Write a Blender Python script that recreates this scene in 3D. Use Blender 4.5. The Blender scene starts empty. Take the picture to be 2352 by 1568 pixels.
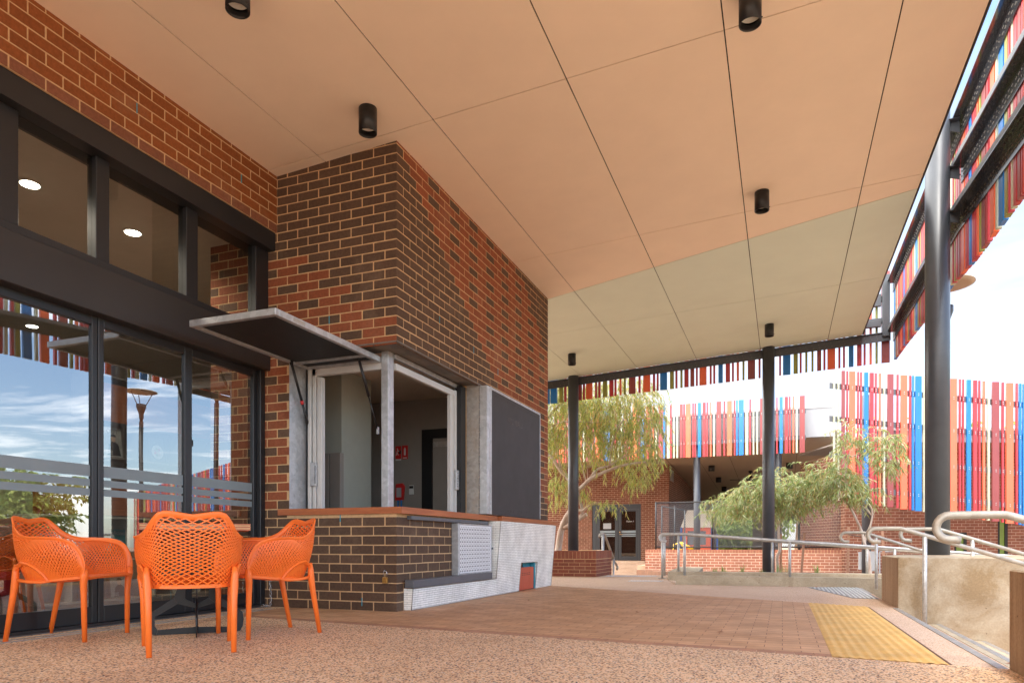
import bpy, math, random
import numpy as np
from mathutils import Vector, Matrix, Euler
R = math.radians
C = bpy.context.scene.collection
SC = bpy.context.scene

# ------------------------------------------------------------ camera, sky, sun
H_CAM = 0.61
cd = bpy.data.cameras.new('camera'); cam = bpy.data.objects.new('camera', cd); C.objects.link(cam)
cam.location = (0, 0, H_CAM); cam.rotation_euler = (R(90), 0, R(21.092))
cd.sensor_width = 36; cd.lens = 36*1610/2352; cd.shift_y = 465/2352; cd.clip_start = .05; cd.clip_end = 2000
SC.camera = cam
SUN_EL, SUN_AZ = 70, 158          # azimuth clockwise from +Y
world = bpy.data.worlds.new('World'); SC.world = world; world.use_nodes = True
def build_world():
    nt = world.node_tree; N = nt.nodes; L = nt.links; N.clear()
    out = N.new('ShaderNodeOutputWorld'); bg = N.new('ShaderNodeBackground'); bg.inputs[1].default_value = .15
    sky = N.new('ShaderNodeTexSky'); sky.sky_type = 'NISHITA'; sky.sun_disc = False
    sky.sun_elevation = R(SUN_EL); sky.sun_rotation = R(SUN_AZ); sky.air_density = 1.0; sky.dust_density = 1.0; sky.ozone_density = 3.0
    tc = N.new('ShaderNodeTexCoord'); sep = N.new('ShaderNodeSeparateXYZ'); L.new(tc.outputs['Generated'], sep.inputs[0])
    # project direction on a cloud layer
    mz = N.new('ShaderNodeMath'); mz.operation = 'MAXIMUM'; mz.inputs[1].default_value = .06; L.new(sep.outputs[2], mz.inputs[0])
    dx = N.new('ShaderNodeMath'); dx.operation = 'DIVIDE'; L.new(sep.outputs[0], dx.inputs[0]); L.new(mz.outputs[0], dx.inputs[1])
    dy = N.new('ShaderNodeMath'); dy.operation = 'DIVIDE'; L.new(sep.outputs[1], dy.inputs[0]); L.new(mz.outputs[0], dy.inputs[1])
    cb = N.new('ShaderNodeCombineXYZ'); L.new(dx.outputs[0], cb.inputs[0]); L.new(dy.outputs[0], cb.inputs[1])
    mp = N.new('ShaderNodeMapping'); L.new(cb.outputs[0], mp.inputs[0]); mp.inputs['Scale'].default_value = (.55, .8, 1); mp.inputs['Rotation'].default_value = (0, 0, R(35)); mp.inputs['Location'].default_value = (1.3, .4, 0)
    nz = N.new('ShaderNodeTexNoise'); nz.inputs['Scale'].default_value = 1.1; nz.inputs['Detail'].default_value = 9; nz.inputs['Roughness'].default_value = .62; nz.inputs['Distortion'].default_value = .5
    L.new(mp.outputs[0], nz.inputs['Vector'])
    # clouds are dense towards +Y, thin towards +X
    bias = N.new('ShaderNodeMath'); bias.operation = 'MULTIPLY_ADD'; bias.inputs[1].default_value = -.27; bias.inputs[2].default_value = .13; L.new(sep.outputs[0], bias.inputs[0])
    ad = N.new('ShaderNodeMath'); ad.operation = 'ADD'; L.new(nz.outputs[0], ad.inputs[0]); L.new(bias.outputs[0], ad.inputs[1])
    rp = N.new('ShaderNodeValToRGB'); rp.color_ramp.elements[0].position = .42; rp.color_ramp.elements[1].position = .74; L.new(ad.outputs[0], rp.inputs[0])
    mix = N.new('ShaderNodeMixRGB'); L.new(rp.outputs[0], mix.inputs[0]); L.new(sky.outputs[0], mix.inputs[1]); 
    dt = N.new('ShaderNodeVectorMath'); dt.operation = 'DOT_PRODUCT'; L.new(tc.outputs['Generated'], dt.inputs[0]); dt.inputs[1].default_value = (.02, .97, .24)
    fr_ = N.new('ShaderNodeMapRange'); fr_.interpolation_type = 'SMOOTHSTEP'; fr_.inputs[1].default_value = .68; fr_.inputs[2].default_value = .92; fr_.inputs[3].default_value = 14.5; fr_.inputs[4].default_value = 2.5; L.new(dt.outputs['Value'], fr_.inputs[0])
    n2 = N.new('ShaderNodeTexNoise'); n2.inputs['Scale'].default_value = 1.6; n2.inputs['Detail'].default_value = 8; n2.inputs['Roughness'].default_value = .6; L.new(mp.outputs[0], n2.inputs['Vector'])
    sc_ = N.new('ShaderNodeMapRange'); sc_.inputs[1].default_value = .3; sc_.inputs[2].default_value = .7; sc_.inputs[3].default_value = .72; sc_.inputs[4].default_value = 1.12; L.new(n2.outputs[0], sc_.inputs[0])
    ml = N.new('ShaderNodeMath'); ml.operation = 'MULTIPLY'; L.new(fr_.outputs[0], ml.inputs[0]); L.new(sc_.outputs[0], ml.inputs[1])
    cc = N.new('ShaderNodeCombineColor')
    for i_, k_ in enumerate((1.0, .985, .96)):
        q_ = N.new('ShaderNodeMath'); q_.operation = 'MULTIPLY'; q_.inputs[1].default_value = k_; L.new(ml.outputs[0], q_.inputs[0]); L.new(q_.outputs[0], cc.inputs[i_])
    L.new(cc.outputs[0], mix.inputs[2])
    L.new(mix.outputs[0], bg.inputs[0]); L.new(bg.outputs[0], out.inputs[0])
build_world()
sl = bpy.data.lights.new('sun', 'SUN'); sun = bpy.data.objects.new('sun', sl); C.objects.link(sun)
sl.energy = 1.2; sl.angle = R(10); sl.color = (1, .95, .88)
sdir = Vector((math.sin(R(SUN_AZ))*math.cos(R(SUN_EL)), math.cos(R(SUN_AZ))*math.cos(R(SUN_EL)), math.sin(R(SUN_EL))))
sun.rotation_euler = sdir.to_track_quat('Z', 'Y').to_euler(); sun.location = (0, 0, 30)
SC.view_settings.view_transform = 'Standard'; SC.view_settings.look = 'None'; SC.view_settings.gamma = 1
SC.view_settings.exposure = 1.82
SC.render.film_transparent = False
try:
    SC.cycles.max_bounces = 8; SC.cycles.transparent_max_bounces = 24; SC.cycles.diffuse_bounces = 5
except Exception: pass

# ------------------------------------------------------------ helpers
ORG = {}
class MB:
    def __init__(s): s.v = []; s.f = []; s.m = []; s.c = []; s.mi = 0; s.col = None; s.smooth = []; s.sm = False
    def _add(s, vs, fs):
        n = len(s.v); s.v.extend([tuple(x) for x in vs])
        for f in fs: s.f.append(tuple(i+n for i in f)); s.m.append(s.mi); s.c.append(s.col); s.smooth.append(s.sm)
    def box(s, x0, y0, z0, x1, y1, z1):
        x0, x1 = min(x0,x1), max(x0,x1); y0, y1 = min(y0,y1), max(y0,y1); z0, z1 = min(z0,z1), max(z0,z1)
        s._add([(x0,y0,z0),(x1,y0,z0),(x1,y1,z0),(x0,y1,z0),(x0,y0,z1),(x1,y0,z1),(x1,y1,z1),(x0,y1,z1)],
               [(0,3,2,1),(4,5,6,7),(0,1,5,4),(1,2,6,5),(2,3,7,6),(3,0,4,7)]); return s
    def rbox(s, x0, y0, z0, x1, y1, z1, b=.004):
        """box with chamfered edges"""
        x0, x1 = min(x0,x1), max(x0,x1); y0, y1 = min(y0,y1), max(y0,y1); z0, z1 = min(z0,z1), max(z0,z1)
        b = min(b, (x1-x0)*.4, (y1-y0)*.4, (z1-z0)*.4)
        V = []; idx = {}
        for i, X in enumerate((x0, x1)):
            for j, Y in enumerate((y0, y1)):
                for k, Z in enumerate((z0, z1)):
                    sx, sy, sz = (1 if i == 0 else -1), (1 if j == 0 else -1), (1 if k == 0 else -1)
                    for a in range(3):
                        idx[(i,j,k,a)] = len(V)
                        V.append((X+(0 if a == 0 else sx*b), Y+(0 if a == 1 else sy*b), Z+(0 if a == 2 else sz*b)))
        F = []
        q = [(0,0),(1,0),(1,1),(0,1)]
        for i in (0,1): F.append([idx[(i,a,c,0)] for a,c in q])
        for j in (0,1): F.append([idx[(a,j,c,1)] for a,c in q])
        for k in (0,1): F.append([idx[(a,c,k,2)] for a,c in q])
        for j in (0,1):
            for k in (0,1): F.append([idx[(0,j,k,1)], idx[(1,j,k,1)], idx[(1,j,k,2)], idx[(0,j,k,2)]])
        for i in (0,1):
            for k in (0,1): F.append([idx[(i,0,k,0)], idx[(i,1,k,0)], idx[(i,1,k,2)], idx[(i,0,k,2)]])
        for i in (0,1):
            for j in (0,1): F.append([idx[(i,j,0,0)], idx[(i,j,1,0)], idx[(i,j,1,1)], idx[(i,j,0,1)]])
        for i in (0,1):
            for j in (0,1):
                for k in (0,1): F.append([idx[(i,j,k,0)], idx[(i,j,k,1)], idx[(i,j,k,2)]])
        cx, cy, cz = (x0+x1)/2, (y0+y1)/2, (z0+z1)/2
        G = []
        for f in F:
            a, bb, c = (Vector(V[f[0]]), Vector(V[f[1]]), Vector(V[f[2]]))
            n = (bb-a).cross(c-a)
            if n.dot(a-Vector((cx,cy,cz))) < 0: f = f[::-1]
            G.append(tuple(f))
        s._add(V, G); return s
    def quad(s, a, b, c, d): s._add([a,b,c,d], [(0,1,2,3)]); return s
    def bar(s, p, q, w, h, up=(0,0,1)):
        """rectangular bar from p to q, w wide sideways, h along up"""
        p, q = Vector(p), Vector(q); t = (q-p).normalized(); u = Vector(up); sd = t.cross(u)
        if sd.length < 1e-5: sd = t.cross(Vector((0,1,0)))
        sd.normalize(); u = sd.cross(t).normalized()
        a = sd*w/2; b = u*h/2
        s._add([p-a-b, p+a-b, p+a+b, p-a+b, q-a-b, q+a-b, q+a+b, q-a+b],
               [(0,3,2,1),(4,5,6,7),(0,1,5,4),(1,2,6,5),(2,3,7,6),(3,0,4,7)]); return s
    def prism(s, pts, ex):
        """polygon (list of 3D points) extruded by vector ex"""
        n = len(pts); P = [Vector(p) for p in pts]; e = Vector(ex)
        nn = Vector((0,0,0))
        for i in range(n): nn += P[i].cross(P[(i+1) % n])
        if nn.dot(e) > 0: P = P[::-1]
        Q = [p+e for p in P]
        fs = [tuple(range(n)), tuple(range(2*n-1, n-1, -1))]
        for i in range(n): j = (i+1) % n; fs.append((j, i, i+n, j+n))
        s._add(P+Q, fs); return s
    def tube(s, pts, r, seg=10, caps=True):
        P = [Vector(p) for p in pts]; n = len(P)
        rr = r if isinstance(r, (list, tuple)) else [r]*n
        T = []
        for i in range(n):
            a = P[max(i-1,0)]; b = P[min(i+1,n-1)]; T.append((b-a).normalized())
        ref = Vector((0,0,1)) if abs(T[0].z) < .9 else Vector((1,0,0))
        u = (ref - T[0]*ref.dot(T[0])).normalized(); vs = []
        for i in range(n):
            u = (u - T[i]*u.dot(T[i])); u.normalize(); w = T[i].cross(u)
            for k in range(seg):
                a = 2*math.pi*k/seg; vs.append(P[i]+(u*math.cos(a)+w*math.sin(a))*rr[i])
        fs = []
        for i in range(n-1):
            for k in range(seg):
                k2 = (k+1) % seg; fs.append((i*seg+k, i*seg+k2, (i+1)*seg+k2, (i+1)*seg+k))
        old = s.sm; s.sm = True; s._add(vs, fs); s.sm = old
        if caps:
            n0 = len(s.v)-len(vs)
            for f in (tuple(n0+k for k in range(seg-1,-1,-1)), tuple(n0+(n-1)*seg+k for k in range(seg))):
                s.f.append(f); s.m.append(s.mi); s.c.append(s.col); s.smooth.append(False)
        return s
    def cyl(s, x, y, z0, z1, r, seg=24): return s.tube([(x,y,z0),(x,y,z1)], r, seg)
    def lathe(s, cx, cy, prof, seg=28):
        vs = []; n = len(prof)
        for r, z in prof:
            for k in range(seg): a = 2*math.pi*k/seg; vs.append((cx+r*math.cos(a), cy+r*math.sin(a), z))
        fs = []
        for i in range(n-1):
            for k in range(seg): k2 = (k+1) % seg; fs.append((i*seg+k, i*seg+k2, (i+1)*seg+k2, (i+1)*seg+k))
        old = s.sm; s.sm = True; s._add(vs, fs); s.sm = old
        return s
    def ribbon(s, pts, wdirs, w, t):
        """flat strip along pts; wdirs width directions; thickness t normal to it"""
        P = [Vector(p) for p in pts]; n = len(P); vs = []
        for i in range(n):
            T = (P[min(i+1,n-1)]-P[max(i-1,0)]).normalized(); d = Vector(wdirs[i]); d = (d-T*d.dot(T)).normalized(); nn = T.cross(d)
            a = d*w/2; b = nn*t/2
            vs += [P[i]-a-b, P[i]+a-b, P[i]+a+b, P[i]-a+b]
        fs = [(0,3,2,1), (4*n-4,4*n-3,4*n-2,4*n-1)]
        for i in range(n-1):
            for k in range(4): k2 = (k+1) % 4; fs.append((4*i+k, 4*i+k2, 4*i+4+k2, 4*i+4+k))
        s._add(vs, fs); return s
    def build(s, name, mats, parent=None, bevel=0):
        me = bpy.data.meshes.new(name)
        if not isinstance(mats, (list, tuple)): mats = [mats]
        org = ORG.get(parent.name, Vector((0,0,0))) if parent else getattr(s, 'org', Vector((0,0,0)))
        vs = [(a-org.x, b-org.y, c-org.z) for a,b,c in s.v]
        me.from_pydata(vs, [], s.f)
        for m in mats: me.materials.append(m)
        me.polygons.foreach_set('material_index', s.m)
        me.polygons.foreach_set('use_smooth', s.smooth)
        if any(c is not None for c in s.c):
            at = me.color_attributes.new('col', 'FLOAT_COLOR', 'CORNER')
            arr = []
            for f, c in zip(s.f, s.c):
                c = c or (.5,.5,.5); arr.extend((c[0],c[1],c[2],1.0)*len(f))
            at.data.foreach_set('color', arr)
        me.update()
        o = bpy.data.objects.new(name, me); C.objects.link(o)
        if parent: o.parent = parent; ORG[o.name] = org
        else: o.location = org; ORG[o.name] = org
        return o
def tag(o, label=None, cat=None, group=None, kind=None):
    if label: o['label'] = label
    if cat: o['category'] = cat
    if group: o['group'] = group
    if kind: o['kind'] = kind
    return o
def thing(name, label, cat, loc=(0,0,0), group=None):
    o = bpy.data.objects.new(name, None); C.objects.link(o); o.location = loc; o.empty_display_size = .1
    ORG[o.name] = Vector(loc); return tag(o, label, cat, group)
def struct(name, mb, mats): o = mb.build(name, mats); o['kind'] = 'structure'; return o
def single(name, mb, mats, label, cat, group=None, org=None):
    if org: mb.org = Vector(org)
    return tag(mb.build(name, mats), label, cat, group)
def kids(o): return [c for c in C.objects if c.parent == o]
KC = {}
def copy_tree(o, loc=None, rz=None, label=None, parent=None, ch=None):
    if o.name not in KC: KC[o.name] = [c for c in bpy.data.objects if c.parent == o]
    c = o.copy(); C.objects.link(c); c.parent = parent
    if loc is not None: c.location = loc
    if rz is not None: c.rotation_euler = (0,0,rz)
    if label: c['label'] = label
    for k in KC[o.name]: copy_tree(k, parent=c)
    return c

# ------------------------------------------------------------ materials
def _new(name):
    m = bpy.data.materials.new(name); m.use_nodes = True; nt = m.node_tree
    return m, nt.nodes, nt.links, nt.nodes['Principled BSDF']
def mat(name, col, rough=.6, metal=0, var=.12, scale=6, bump=0, bscale=60, spec=.5, emit=0, stretch=None, coat=0, var2=None):
    m, N, L, P = _new(name)
    P.inputs['Roughness'].default_value = rough; P.inputs['Metallic'].default_value = metal; P.inputs['Specular IOR Level'].default_value = spec
    if coat: P.inputs['Coat Weight'].default_value = coat; P.inputs['Coat Roughness'].default_value = .08
    tc = N.new('ShaderNodeTexCoord'); vec = tc.outputs['Object']
    if stretch:
        mp = N.new('ShaderNodeMapping'); mp.inputs['Scale'].default_value = stretch; L.new(vec, mp.inputs[0]); vec = mp.outputs[0]
    if var:
        nz = N.new('ShaderNodeTexNoise'); nz.inputs['Scale'].default_value = scale; nz.inputs['Detail'].default_value = 6; nz.inputs['Roughness'].default_value = .6; L.new(vec, nz.inputs['Vector'])
        rp = N.new('ShaderNodeValToRGB'); e = rp.color_ramp.elements
        e[0].position = .3; e[1].position = .7
        e[0].color = tuple(c*(1-var) for c in col)+(1,); e[1].color = tuple(min(1,c*(1+var)) for c in col)+(1,)
        if var2: e[0].color = var2+(1,); e[1].color = col+(1,)
        L.new(nz.outputs[0], rp.inputs[0]); L.new(rp.outputs[0], P.inputs['Base Color'])
    else: P.inputs['Base Color'].default_value = col+(1,)
    if bump:
        n2 = N.new('ShaderNodeTexNoise'); n2.inputs['Scale'].default_value = bscale; n2.inputs['Detail'].default_value = 4; L.new(vec, n2.inputs['Vector'])
        b = N.new('ShaderNodeBump'); b.inputs['Strength'].default_value = bump; b.inputs['Distance'].default_value = .01; L.new(n2.outputs[0], b.inputs['Height']); L.new(b.outputs[0], P.inputs['Normal'])
    if emit: P.inputs['Emission Color'].default_value = col+(1,); P.inputs['Emission Strength'].default_value = emit
    return m
def mat_attr(name, rough=.8, scale=40, var=.25, bump=.3, spec=.3, coat=0):
    m, N, L, P = _new(name); P.inputs['Roughness'].default_value = rough; P.inputs['Specular IOR Level'].default_value = spec
    at = N.new('ShaderNodeVertexColor'); at.layer_name = 'col'
    tc = N.new('ShaderNodeTexCoord'); nz = N.new('ShaderNodeTexNoise'); nz.inputs['Scale'].default_value = scale; nz.inputs['Detail'].default_value = 8; nz.inputs['Roughness'].default_value = .7; L.new(tc.outputs['Object'], nz.inputs['Vector'])
    mr = N.new('ShaderNodeMapRange'); mr.inputs[1].default_value = .3; mr.inputs[2].default_value = .7; mr.inputs[3].default_value = 1-var; mr.inputs[4].default_value = 1+var; L.new(nz.outputs[0], mr.inputs[0])
    mx = N.new('ShaderNodeMixRGB'); mx.blend_type = 'MULTIPLY'; mx.inputs[0].default_value = 1; L.new(at.outputs[0], mx.inputs[1]); L.new(mr.outputs[0], mx.inputs[2])
    n2 = N.new('ShaderNodeTexNoise'); n2.inputs['Scale'].default_value = 1.7; n2.inputs['Detail'].default_value = 10; n2.inputs['Roughness'].default_value = .72; L.new(tc.outputs['Object'], n2.inputs['Vector'])
    r2 = N.new('ShaderNodeValToRGB'); r2.color_ramp.elements[0].position = .54; r2.color_ramp.elements[1].position = .82; r2.color_ramp.elements[0].color = (0,0,0,1); r2.color_ramp.elements[1].color = (.30,.30,.30,1); L.new(n2.outputs[0], r2.inputs[0])
    m3 = N.new('ShaderNodeMixRGB'); L.new(r2.outputs[0], m3.inputs[0]); L.new(mx.outputs[0], m3.inputs[1]); m3.inputs[2].default_value = (.40,.29,.20,1); L.new(m3.outputs[0], P.inputs['Base Color'])
    if bump:
        b = N.new('ShaderNodeBump'); b.inputs['Strength'].default_value = bump; b.inputs['Distance'].default_value = .004; L.new(nz.outputs[0], b.inputs['Height']); L.new(b.outputs[0], P.inputs['Normal'])
    return m
def mat_brick(name, axis, c1, c2, mortar, bw=.24, bh=.086, ms=.011, rough=.85, offx=0, offz=0, frac=.5, bump=.5, bias=0):
    """running bond in the plane of `axis` ('x','y') and z; axis 'g' = x,y ground"""
    m, N, L, P = _new(name); P.inputs['Roughness'].default_value = rough; P.inputs['Specular IOR Level'].default_value = .25
    tc = N.new('ShaderNodeTexCoord'); sp = N.new('ShaderNodeSeparateXYZ'); L.new(tc.outputs['Object'], sp.inputs[0]); cb = N.new('ShaderNodeCombineXYZ')
    L.new(sp.outputs[{'x':0,'y':1,'g':0}[axis]], cb.inputs[0]); L.new(sp.outputs[1 if axis == 'g' else 2], cb.inputs[1])
    mp = N.new('ShaderNodeMapping'); mp.inputs['Location'].default_value = (offx, offz, 0); L.new(cb.outputs[0], mp.inputs[0])
    bt = N.new('ShaderNodeTexBrick'); bt.inputs['Scale'].default_value = 1; bt.inputs['Brick Width'].default_value = bw; bt.inputs['Row Height'].default_value = bh
    bt.inputs['Mortar Size'].default_value = ms/2; bt.inputs['Mortar Smooth'].default_value = .1; bt.offset = frac; bt.inputs['Bias'].default_value = bias
    bt.inputs['Color1'].default_value = c1+(1,); bt.inputs['Color2'].default_value = c2+(1,); bt.inputs['Mortar'].default_value = mortar+(1,)
    L.new(mp.outputs[0], bt.inputs['Vector'])
    nz = N.new('ShaderNodeTexNoise'); nz.inputs['Scale'].default_value = 3.5; nz.inputs['Detail'].default_value = 8; nz.inputs['Roughness'].default_value = .7; L.new(tc.outputs['Object'], nz.inputs['Vector'])
    mr = N.new('ShaderNodeMapRange'); mr.inputs[1].default_value = .3; mr.inputs[2].default_value = .7; mr.inputs[3].default_value = .8; mr.inputs[4].default_value = 1.2; L.new(nz.outputs[0], mr.inputs[0])
    mx = N.new('ShaderNodeMixRGB'); mx.blend_type = 'MULTIPLY'; mx.inputs[0].default_value = 1; L.new(bt.outputs[0], mx.inputs[1]); L.new(mr.outputs[0], mx.inputs[2]); L.new(mx.outputs[0], P.inputs['Base Color'])
    iv = N.new('ShaderNodeMath'); iv.operation = 'SUBTRACT'; iv.inputs[0].default_value = 1; L.new(bt.outputs['Fac'], iv.inputs[1])
    b = N.new('ShaderNodeBump'); b.inputs['Strength'].default_value = bump; b.inputs['Distance'].default_value = .006; L.new(iv.outputs[0], b.inputs['Height']); L.new(b.outputs[0], P.inputs['Normal'])
    return m
def mat_pebble(name, base, stones, scale=120, rough=.75, thr=.5, dirt=(.16,.07,.03)):
    """exposed aggregate: small stones of several colours set in a sandy matrix"""
    m, N, L, P = _new(name); P.inputs['Roughness'].default_value = rough; P.inputs['Specular IOR Level'].default_value = .35
    tc = N.new('ShaderNodeTexCoord'); vo = N.new('ShaderNodeTexVoronoi'); vo.inputs['Scale'].default_value = scale; vo.inputs['Randomness'].default_value = 1; L.new(tc.outputs['Object'], vo.inputs['Vector'])
    sp = N.new('ShaderNodeSeparateColor'); L.new(vo.outputs['Color'], sp.inputs[0])
    rp = N.new('ShaderNodeValToRGB'); rp.color_ramp.interpolation = 'CONSTANT'; el = rp.color_ramp.elements
    el[0].position = 0; el[0].color = stones[0]+(1,); el[1].position = 1/len(stones); el[1].color = stones[1]+(1,)
    for i, c in enumerate(stones[2:], 2): e = el.new(i/len(stones)); e.color = c+(1,)
    L.new(sp.outputs[0], rp.inputs[0])
    st = N.new('ShaderNodeMath'); st.operation = 'GREATER_THAN'; st.inputs[1].default_value = thr; L.new(sp.outputs[1], st.inputs[0])
    ed = N.new('ShaderNodeMath'); ed.operation = 'LESS_THAN'; ed.inputs[1].default_value = .55; L.new(vo.outputs['Distance'], ed.inputs[0])
    mu = N.new('ShaderNodeMath'); mu.operation = 'MULTIPLY'; L.new(st.outputs[0], mu.inputs[0]); L.new(ed.outputs[0], mu.inputs[1])
    n0 = N.new('ShaderNodeTexNoise'); n0.inputs['Scale'].default_value = 400; n0.inputs['Detail'].default_value = 2; L.new(tc.outputs['Object'], n0.inputs['Vector'])
    rb = N.new('ShaderNodeValToRGB'); rb.color_ramp.elements[0].position = .35; rb.color_ramp.elements[1].position = .65; rb.color_ramp.elements[0].color = tuple(c*.72 for c in base)+(1,); rb.color_ramp.elements[1].color = tuple(min(1,c*1.2) for c in base)+(1,); L.new(n0.outputs[0], rb.inputs[0])
    mx = N.new('ShaderNodeMixRGB'); L.new(mu.outputs[0], mx.inputs[0]); L.new(rb.outputs[0], mx.inputs[1]); L.new(rp.outputs[0], mx.inputs[2])
    n1 = N.new('ShaderNodeTexNoise'); n1.inputs['Scale'].default_value = .9; n1.inputs['Detail'].default_value = 7; n1.inputs['Roughness'].default_value = .7; L.new(tc.outputs['Object'], n1.inputs['Vector'])
    r1 = N.new('ShaderNodeValToRGB'); r1.color_ramp.elements[0].position = .45; r1.color_ramp.elements[1].position = .8; r1.color_ramp.elements[0].color = (0,0,0,1); r1.color_ramp.elements[1].color = (.75,.75,.75,1); L.new(n1.outputs[0], r1.inputs[0])
    m2 = N.new('ShaderNodeMixRGB'); L.new(r1.outputs[0], m2.inputs[0]); L.new(mx.outputs[0], m2.inputs[1]); m2.inputs[2].default_value = dirt+(1,); 
    m3 = N.new('ShaderNodeMixRGB'); m3.inputs[0].default_value = .45; L.new(mx.outputs[0], m3.inputs[1]); L.new(m2.outputs[0], m3.inputs[2])
    L.new(m3.outputs[0], P.inputs['Base Color'])
    b = N.new('ShaderNodeBump'); b.inputs['Strength'].default_value = .35; b.inputs['Distance'].default_value = .003; b.invert = True; L.new(vo.outputs['Distance'], b.inputs['Height']); L.new(b.outputs[0], P.inputs['Normal'])
    return m
def mat_galv(name, col=(.46,.47,.48), rough=.42, metal=.55, sc=26, rust=.0):
    m, N, L, P = _new(name); P.inputs['Roughness'].default_value = rough; P.inputs['Metallic'].default_value = metal
    tc = N.new('ShaderNodeTexCoord'); vo = N.new('ShaderNodeTexVoronoi'); vo.inputs['Scale'].default_value = sc; L.new(tc.outputs['Object'], vo.inputs['Vector'])
    nz = N.new('ShaderNodeTexNoise'); nz.inputs['Scale'].default_value = sc*.35; nz.inputs['Detail'].default_value = 9; nz.inputs['Roughness'].default_value = .75; L.new(tc.outputs['Object'], nz.inputs['Vector'])
    sp = N.new('ShaderNodeSeparateColor'); L.new(vo.outputs['Color'], sp.inputs[0])
    a = N.new('ShaderNodeMath'); a.operation = 'MULTIPLY_ADD'; a.inputs[1].default_value = .25; L.new(sp.outputs[0], a.inputs[0]); L.new(nz.outputs[0], a.inputs[2])
    rp = N.new('ShaderNodeValToRGB'); e = rp.color_ramp.elements; e[0].position = .35; e[1].position = .9
    e[0].color = tuple(c*.74 for c in col)+(1,); e[1].color = tuple(min(1,c*1.22) for c in col)+(1,); L.new(a.outputs[0], rp.inputs[0])
    outc = rp.outputs[0]
    if rust:
        n2 = N.new('ShaderNodeTexNoise'); n2.inputs['Scale'].default_value = 4; n2.inputs['Detail'].default_value = 8; n2.inputs['Roughness'].default_value = .7; L.new(tc.outputs['Object'], n2.inputs['Vector'])
        r2 = N.new('ShaderNodeValToRGB'); r2.color_ramp.elements[0].position = .5; r2.color_ramp.elements[1].position = .75; r2.color_ramp.elements[1].color = (rust,rust,rust,1); L.new(n2.outputs[0], r2.inputs[0])
        mx = N.new('ShaderNodeMixRGB'); L.new(r2.outputs[0], mx.inputs[0]); L.new(outc, mx.inputs[1]); mx.inputs[2].default_value = (.36,.25,.15,1); outc = mx.outputs[0]
    L.new(outc, P.inputs['Base Color']); return m
def mat_wood(name, c1, c2, axis='y', rough=.45, sc=6):
    m, N, L, P = _new(name); P.inputs['Roughness'].default_value = rough
    tc = N.new('ShaderNodeTexCoord'); mp = N.new('ShaderNodeMapping'); s = [sc*5]*3; s[{'x':0,'y':1,'z':2}[axis]] = sc*.35; mp.inputs['Scale'].default_value = s; L.new(tc.outputs['Object'], mp.inputs[0])
    nz = N.new('ShaderNodeTexNoise'); nz.inputs['Scale'].default_value = 1; nz.inputs['Detail'].default_value = 8; nz.inputs['Roughness'].default_value = .65; nz.inputs['Distortion'].default_value = .8; L.new(mp.outputs[0], nz.inputs['Vector'])
    rp = N.new('ShaderNodeValToRGB'); e = rp.color_ramp.elements; e[0].position = .3; e[1].position = .7; e[0].color = c1+(1,); e[1].color = c2+(1,); L.new(nz.outputs[0], rp.inputs[0]); L.new(rp.outputs[0], P.inputs['Base Color'])
    return m
def mat_concrete(name, col=(.42,.35,.25), stain=(.20,.12,.06), amt=.6, rough=.85, sc=2.2, vert=False):
    m, N, L, P = _new(name); P.inputs['Roughness'].default_value = rough; P.inputs['Specular IOR Level'].default_value = .25
    tc = N.new('ShaderNodeTexCoord'); vec = tc.outputs['Object']
    if vert:
        mp = N.new('ShaderNodeMapping'); mp.inputs['Scale'].default_value = (7,7,.5); L.new(vec, mp.inputs[0]); vec = mp.outputs[0]
    nz = N.new('ShaderNodeTexNoise'); nz.inputs['Scale'].default_value = sc; nz.inputs['Detail'].default_value = 10; nz.inputs['Roughness'].default_value = .68; nz.inputs['Distortion'].default_value = .6; L.new(vec, nz.inputs['Vector'])
    rp = N.new('ShaderNodeValToRGB'); e = rp.color_ramp.elements; e[0].position = .38; e[1].position = .66; e[0].color = (amt,amt,amt,1); e[1].color = (0,0,0,1); L.new(nz.outputs[0], rp.inputs[0])
    mx = N.new('ShaderNodeMixRGB'); L.new(rp.outputs[0], mx.inputs[0]); mx.inputs[1].default_value = col+(1,); mx.inputs[2].default_value = stain+(1,)
    n2 = N.new('ShaderNodeTexNoise'); n2.inputs['Scale'].default_value = 60; n2.inputs['Detail'].default_value = 4; L.new(tc.outputs['Object'], n2.inputs['Vector'])
    mr = N.new('ShaderNodeMapRange'); mr.inputs[1].default_value = .3; mr.inputs[2].default_value = .7; mr.inputs[3].default_value = .88; mr.inputs[4].default_value = 1.1; L.new(n2.outputs[0], mr.inputs[0])
    m2 = N.new('ShaderNodeMixRGB'); m2.blend_type = 'MULTIPLY'; m2.inputs[0].default_value = 1; L.new(mx.outputs[0], m2.inputs[1]); L.new(mr.outputs[0], m2.inputs[2])
    # bug holes
    vo = N.new('ShaderNodeTexVoronoi'); vo.inputs['Scale'].default_value = 9; L.new(tc.outputs['Object'], vo.inputs['Vector'])
    lt = N.new('ShaderNodeMath'); lt.operation = 'LESS_THAN'; lt.inputs[1].default_value = .05; L.new(vo.outputs['Distance'], lt.inputs[0])
    m3 = N.new('ShaderNodeMixRGB'); L.new(lt.outputs[0], m3.inputs[0]); L.new(m2.outputs[0], m3.inputs[1]); m3.inputs[2].default_value = (.10,.06,.035,1)
    L.new(m3.outputs[0], P.inputs['Base Color'])
    b = N.new('ShaderNodeBump'); b.inputs['Strength'].default_value = .25; b.inputs['Distance'].default_value = .004; L.new(n2.outputs[0], b.inputs['Height']); L.new(b.outputs[0], P.inputs['Normal'])
    return m
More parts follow.
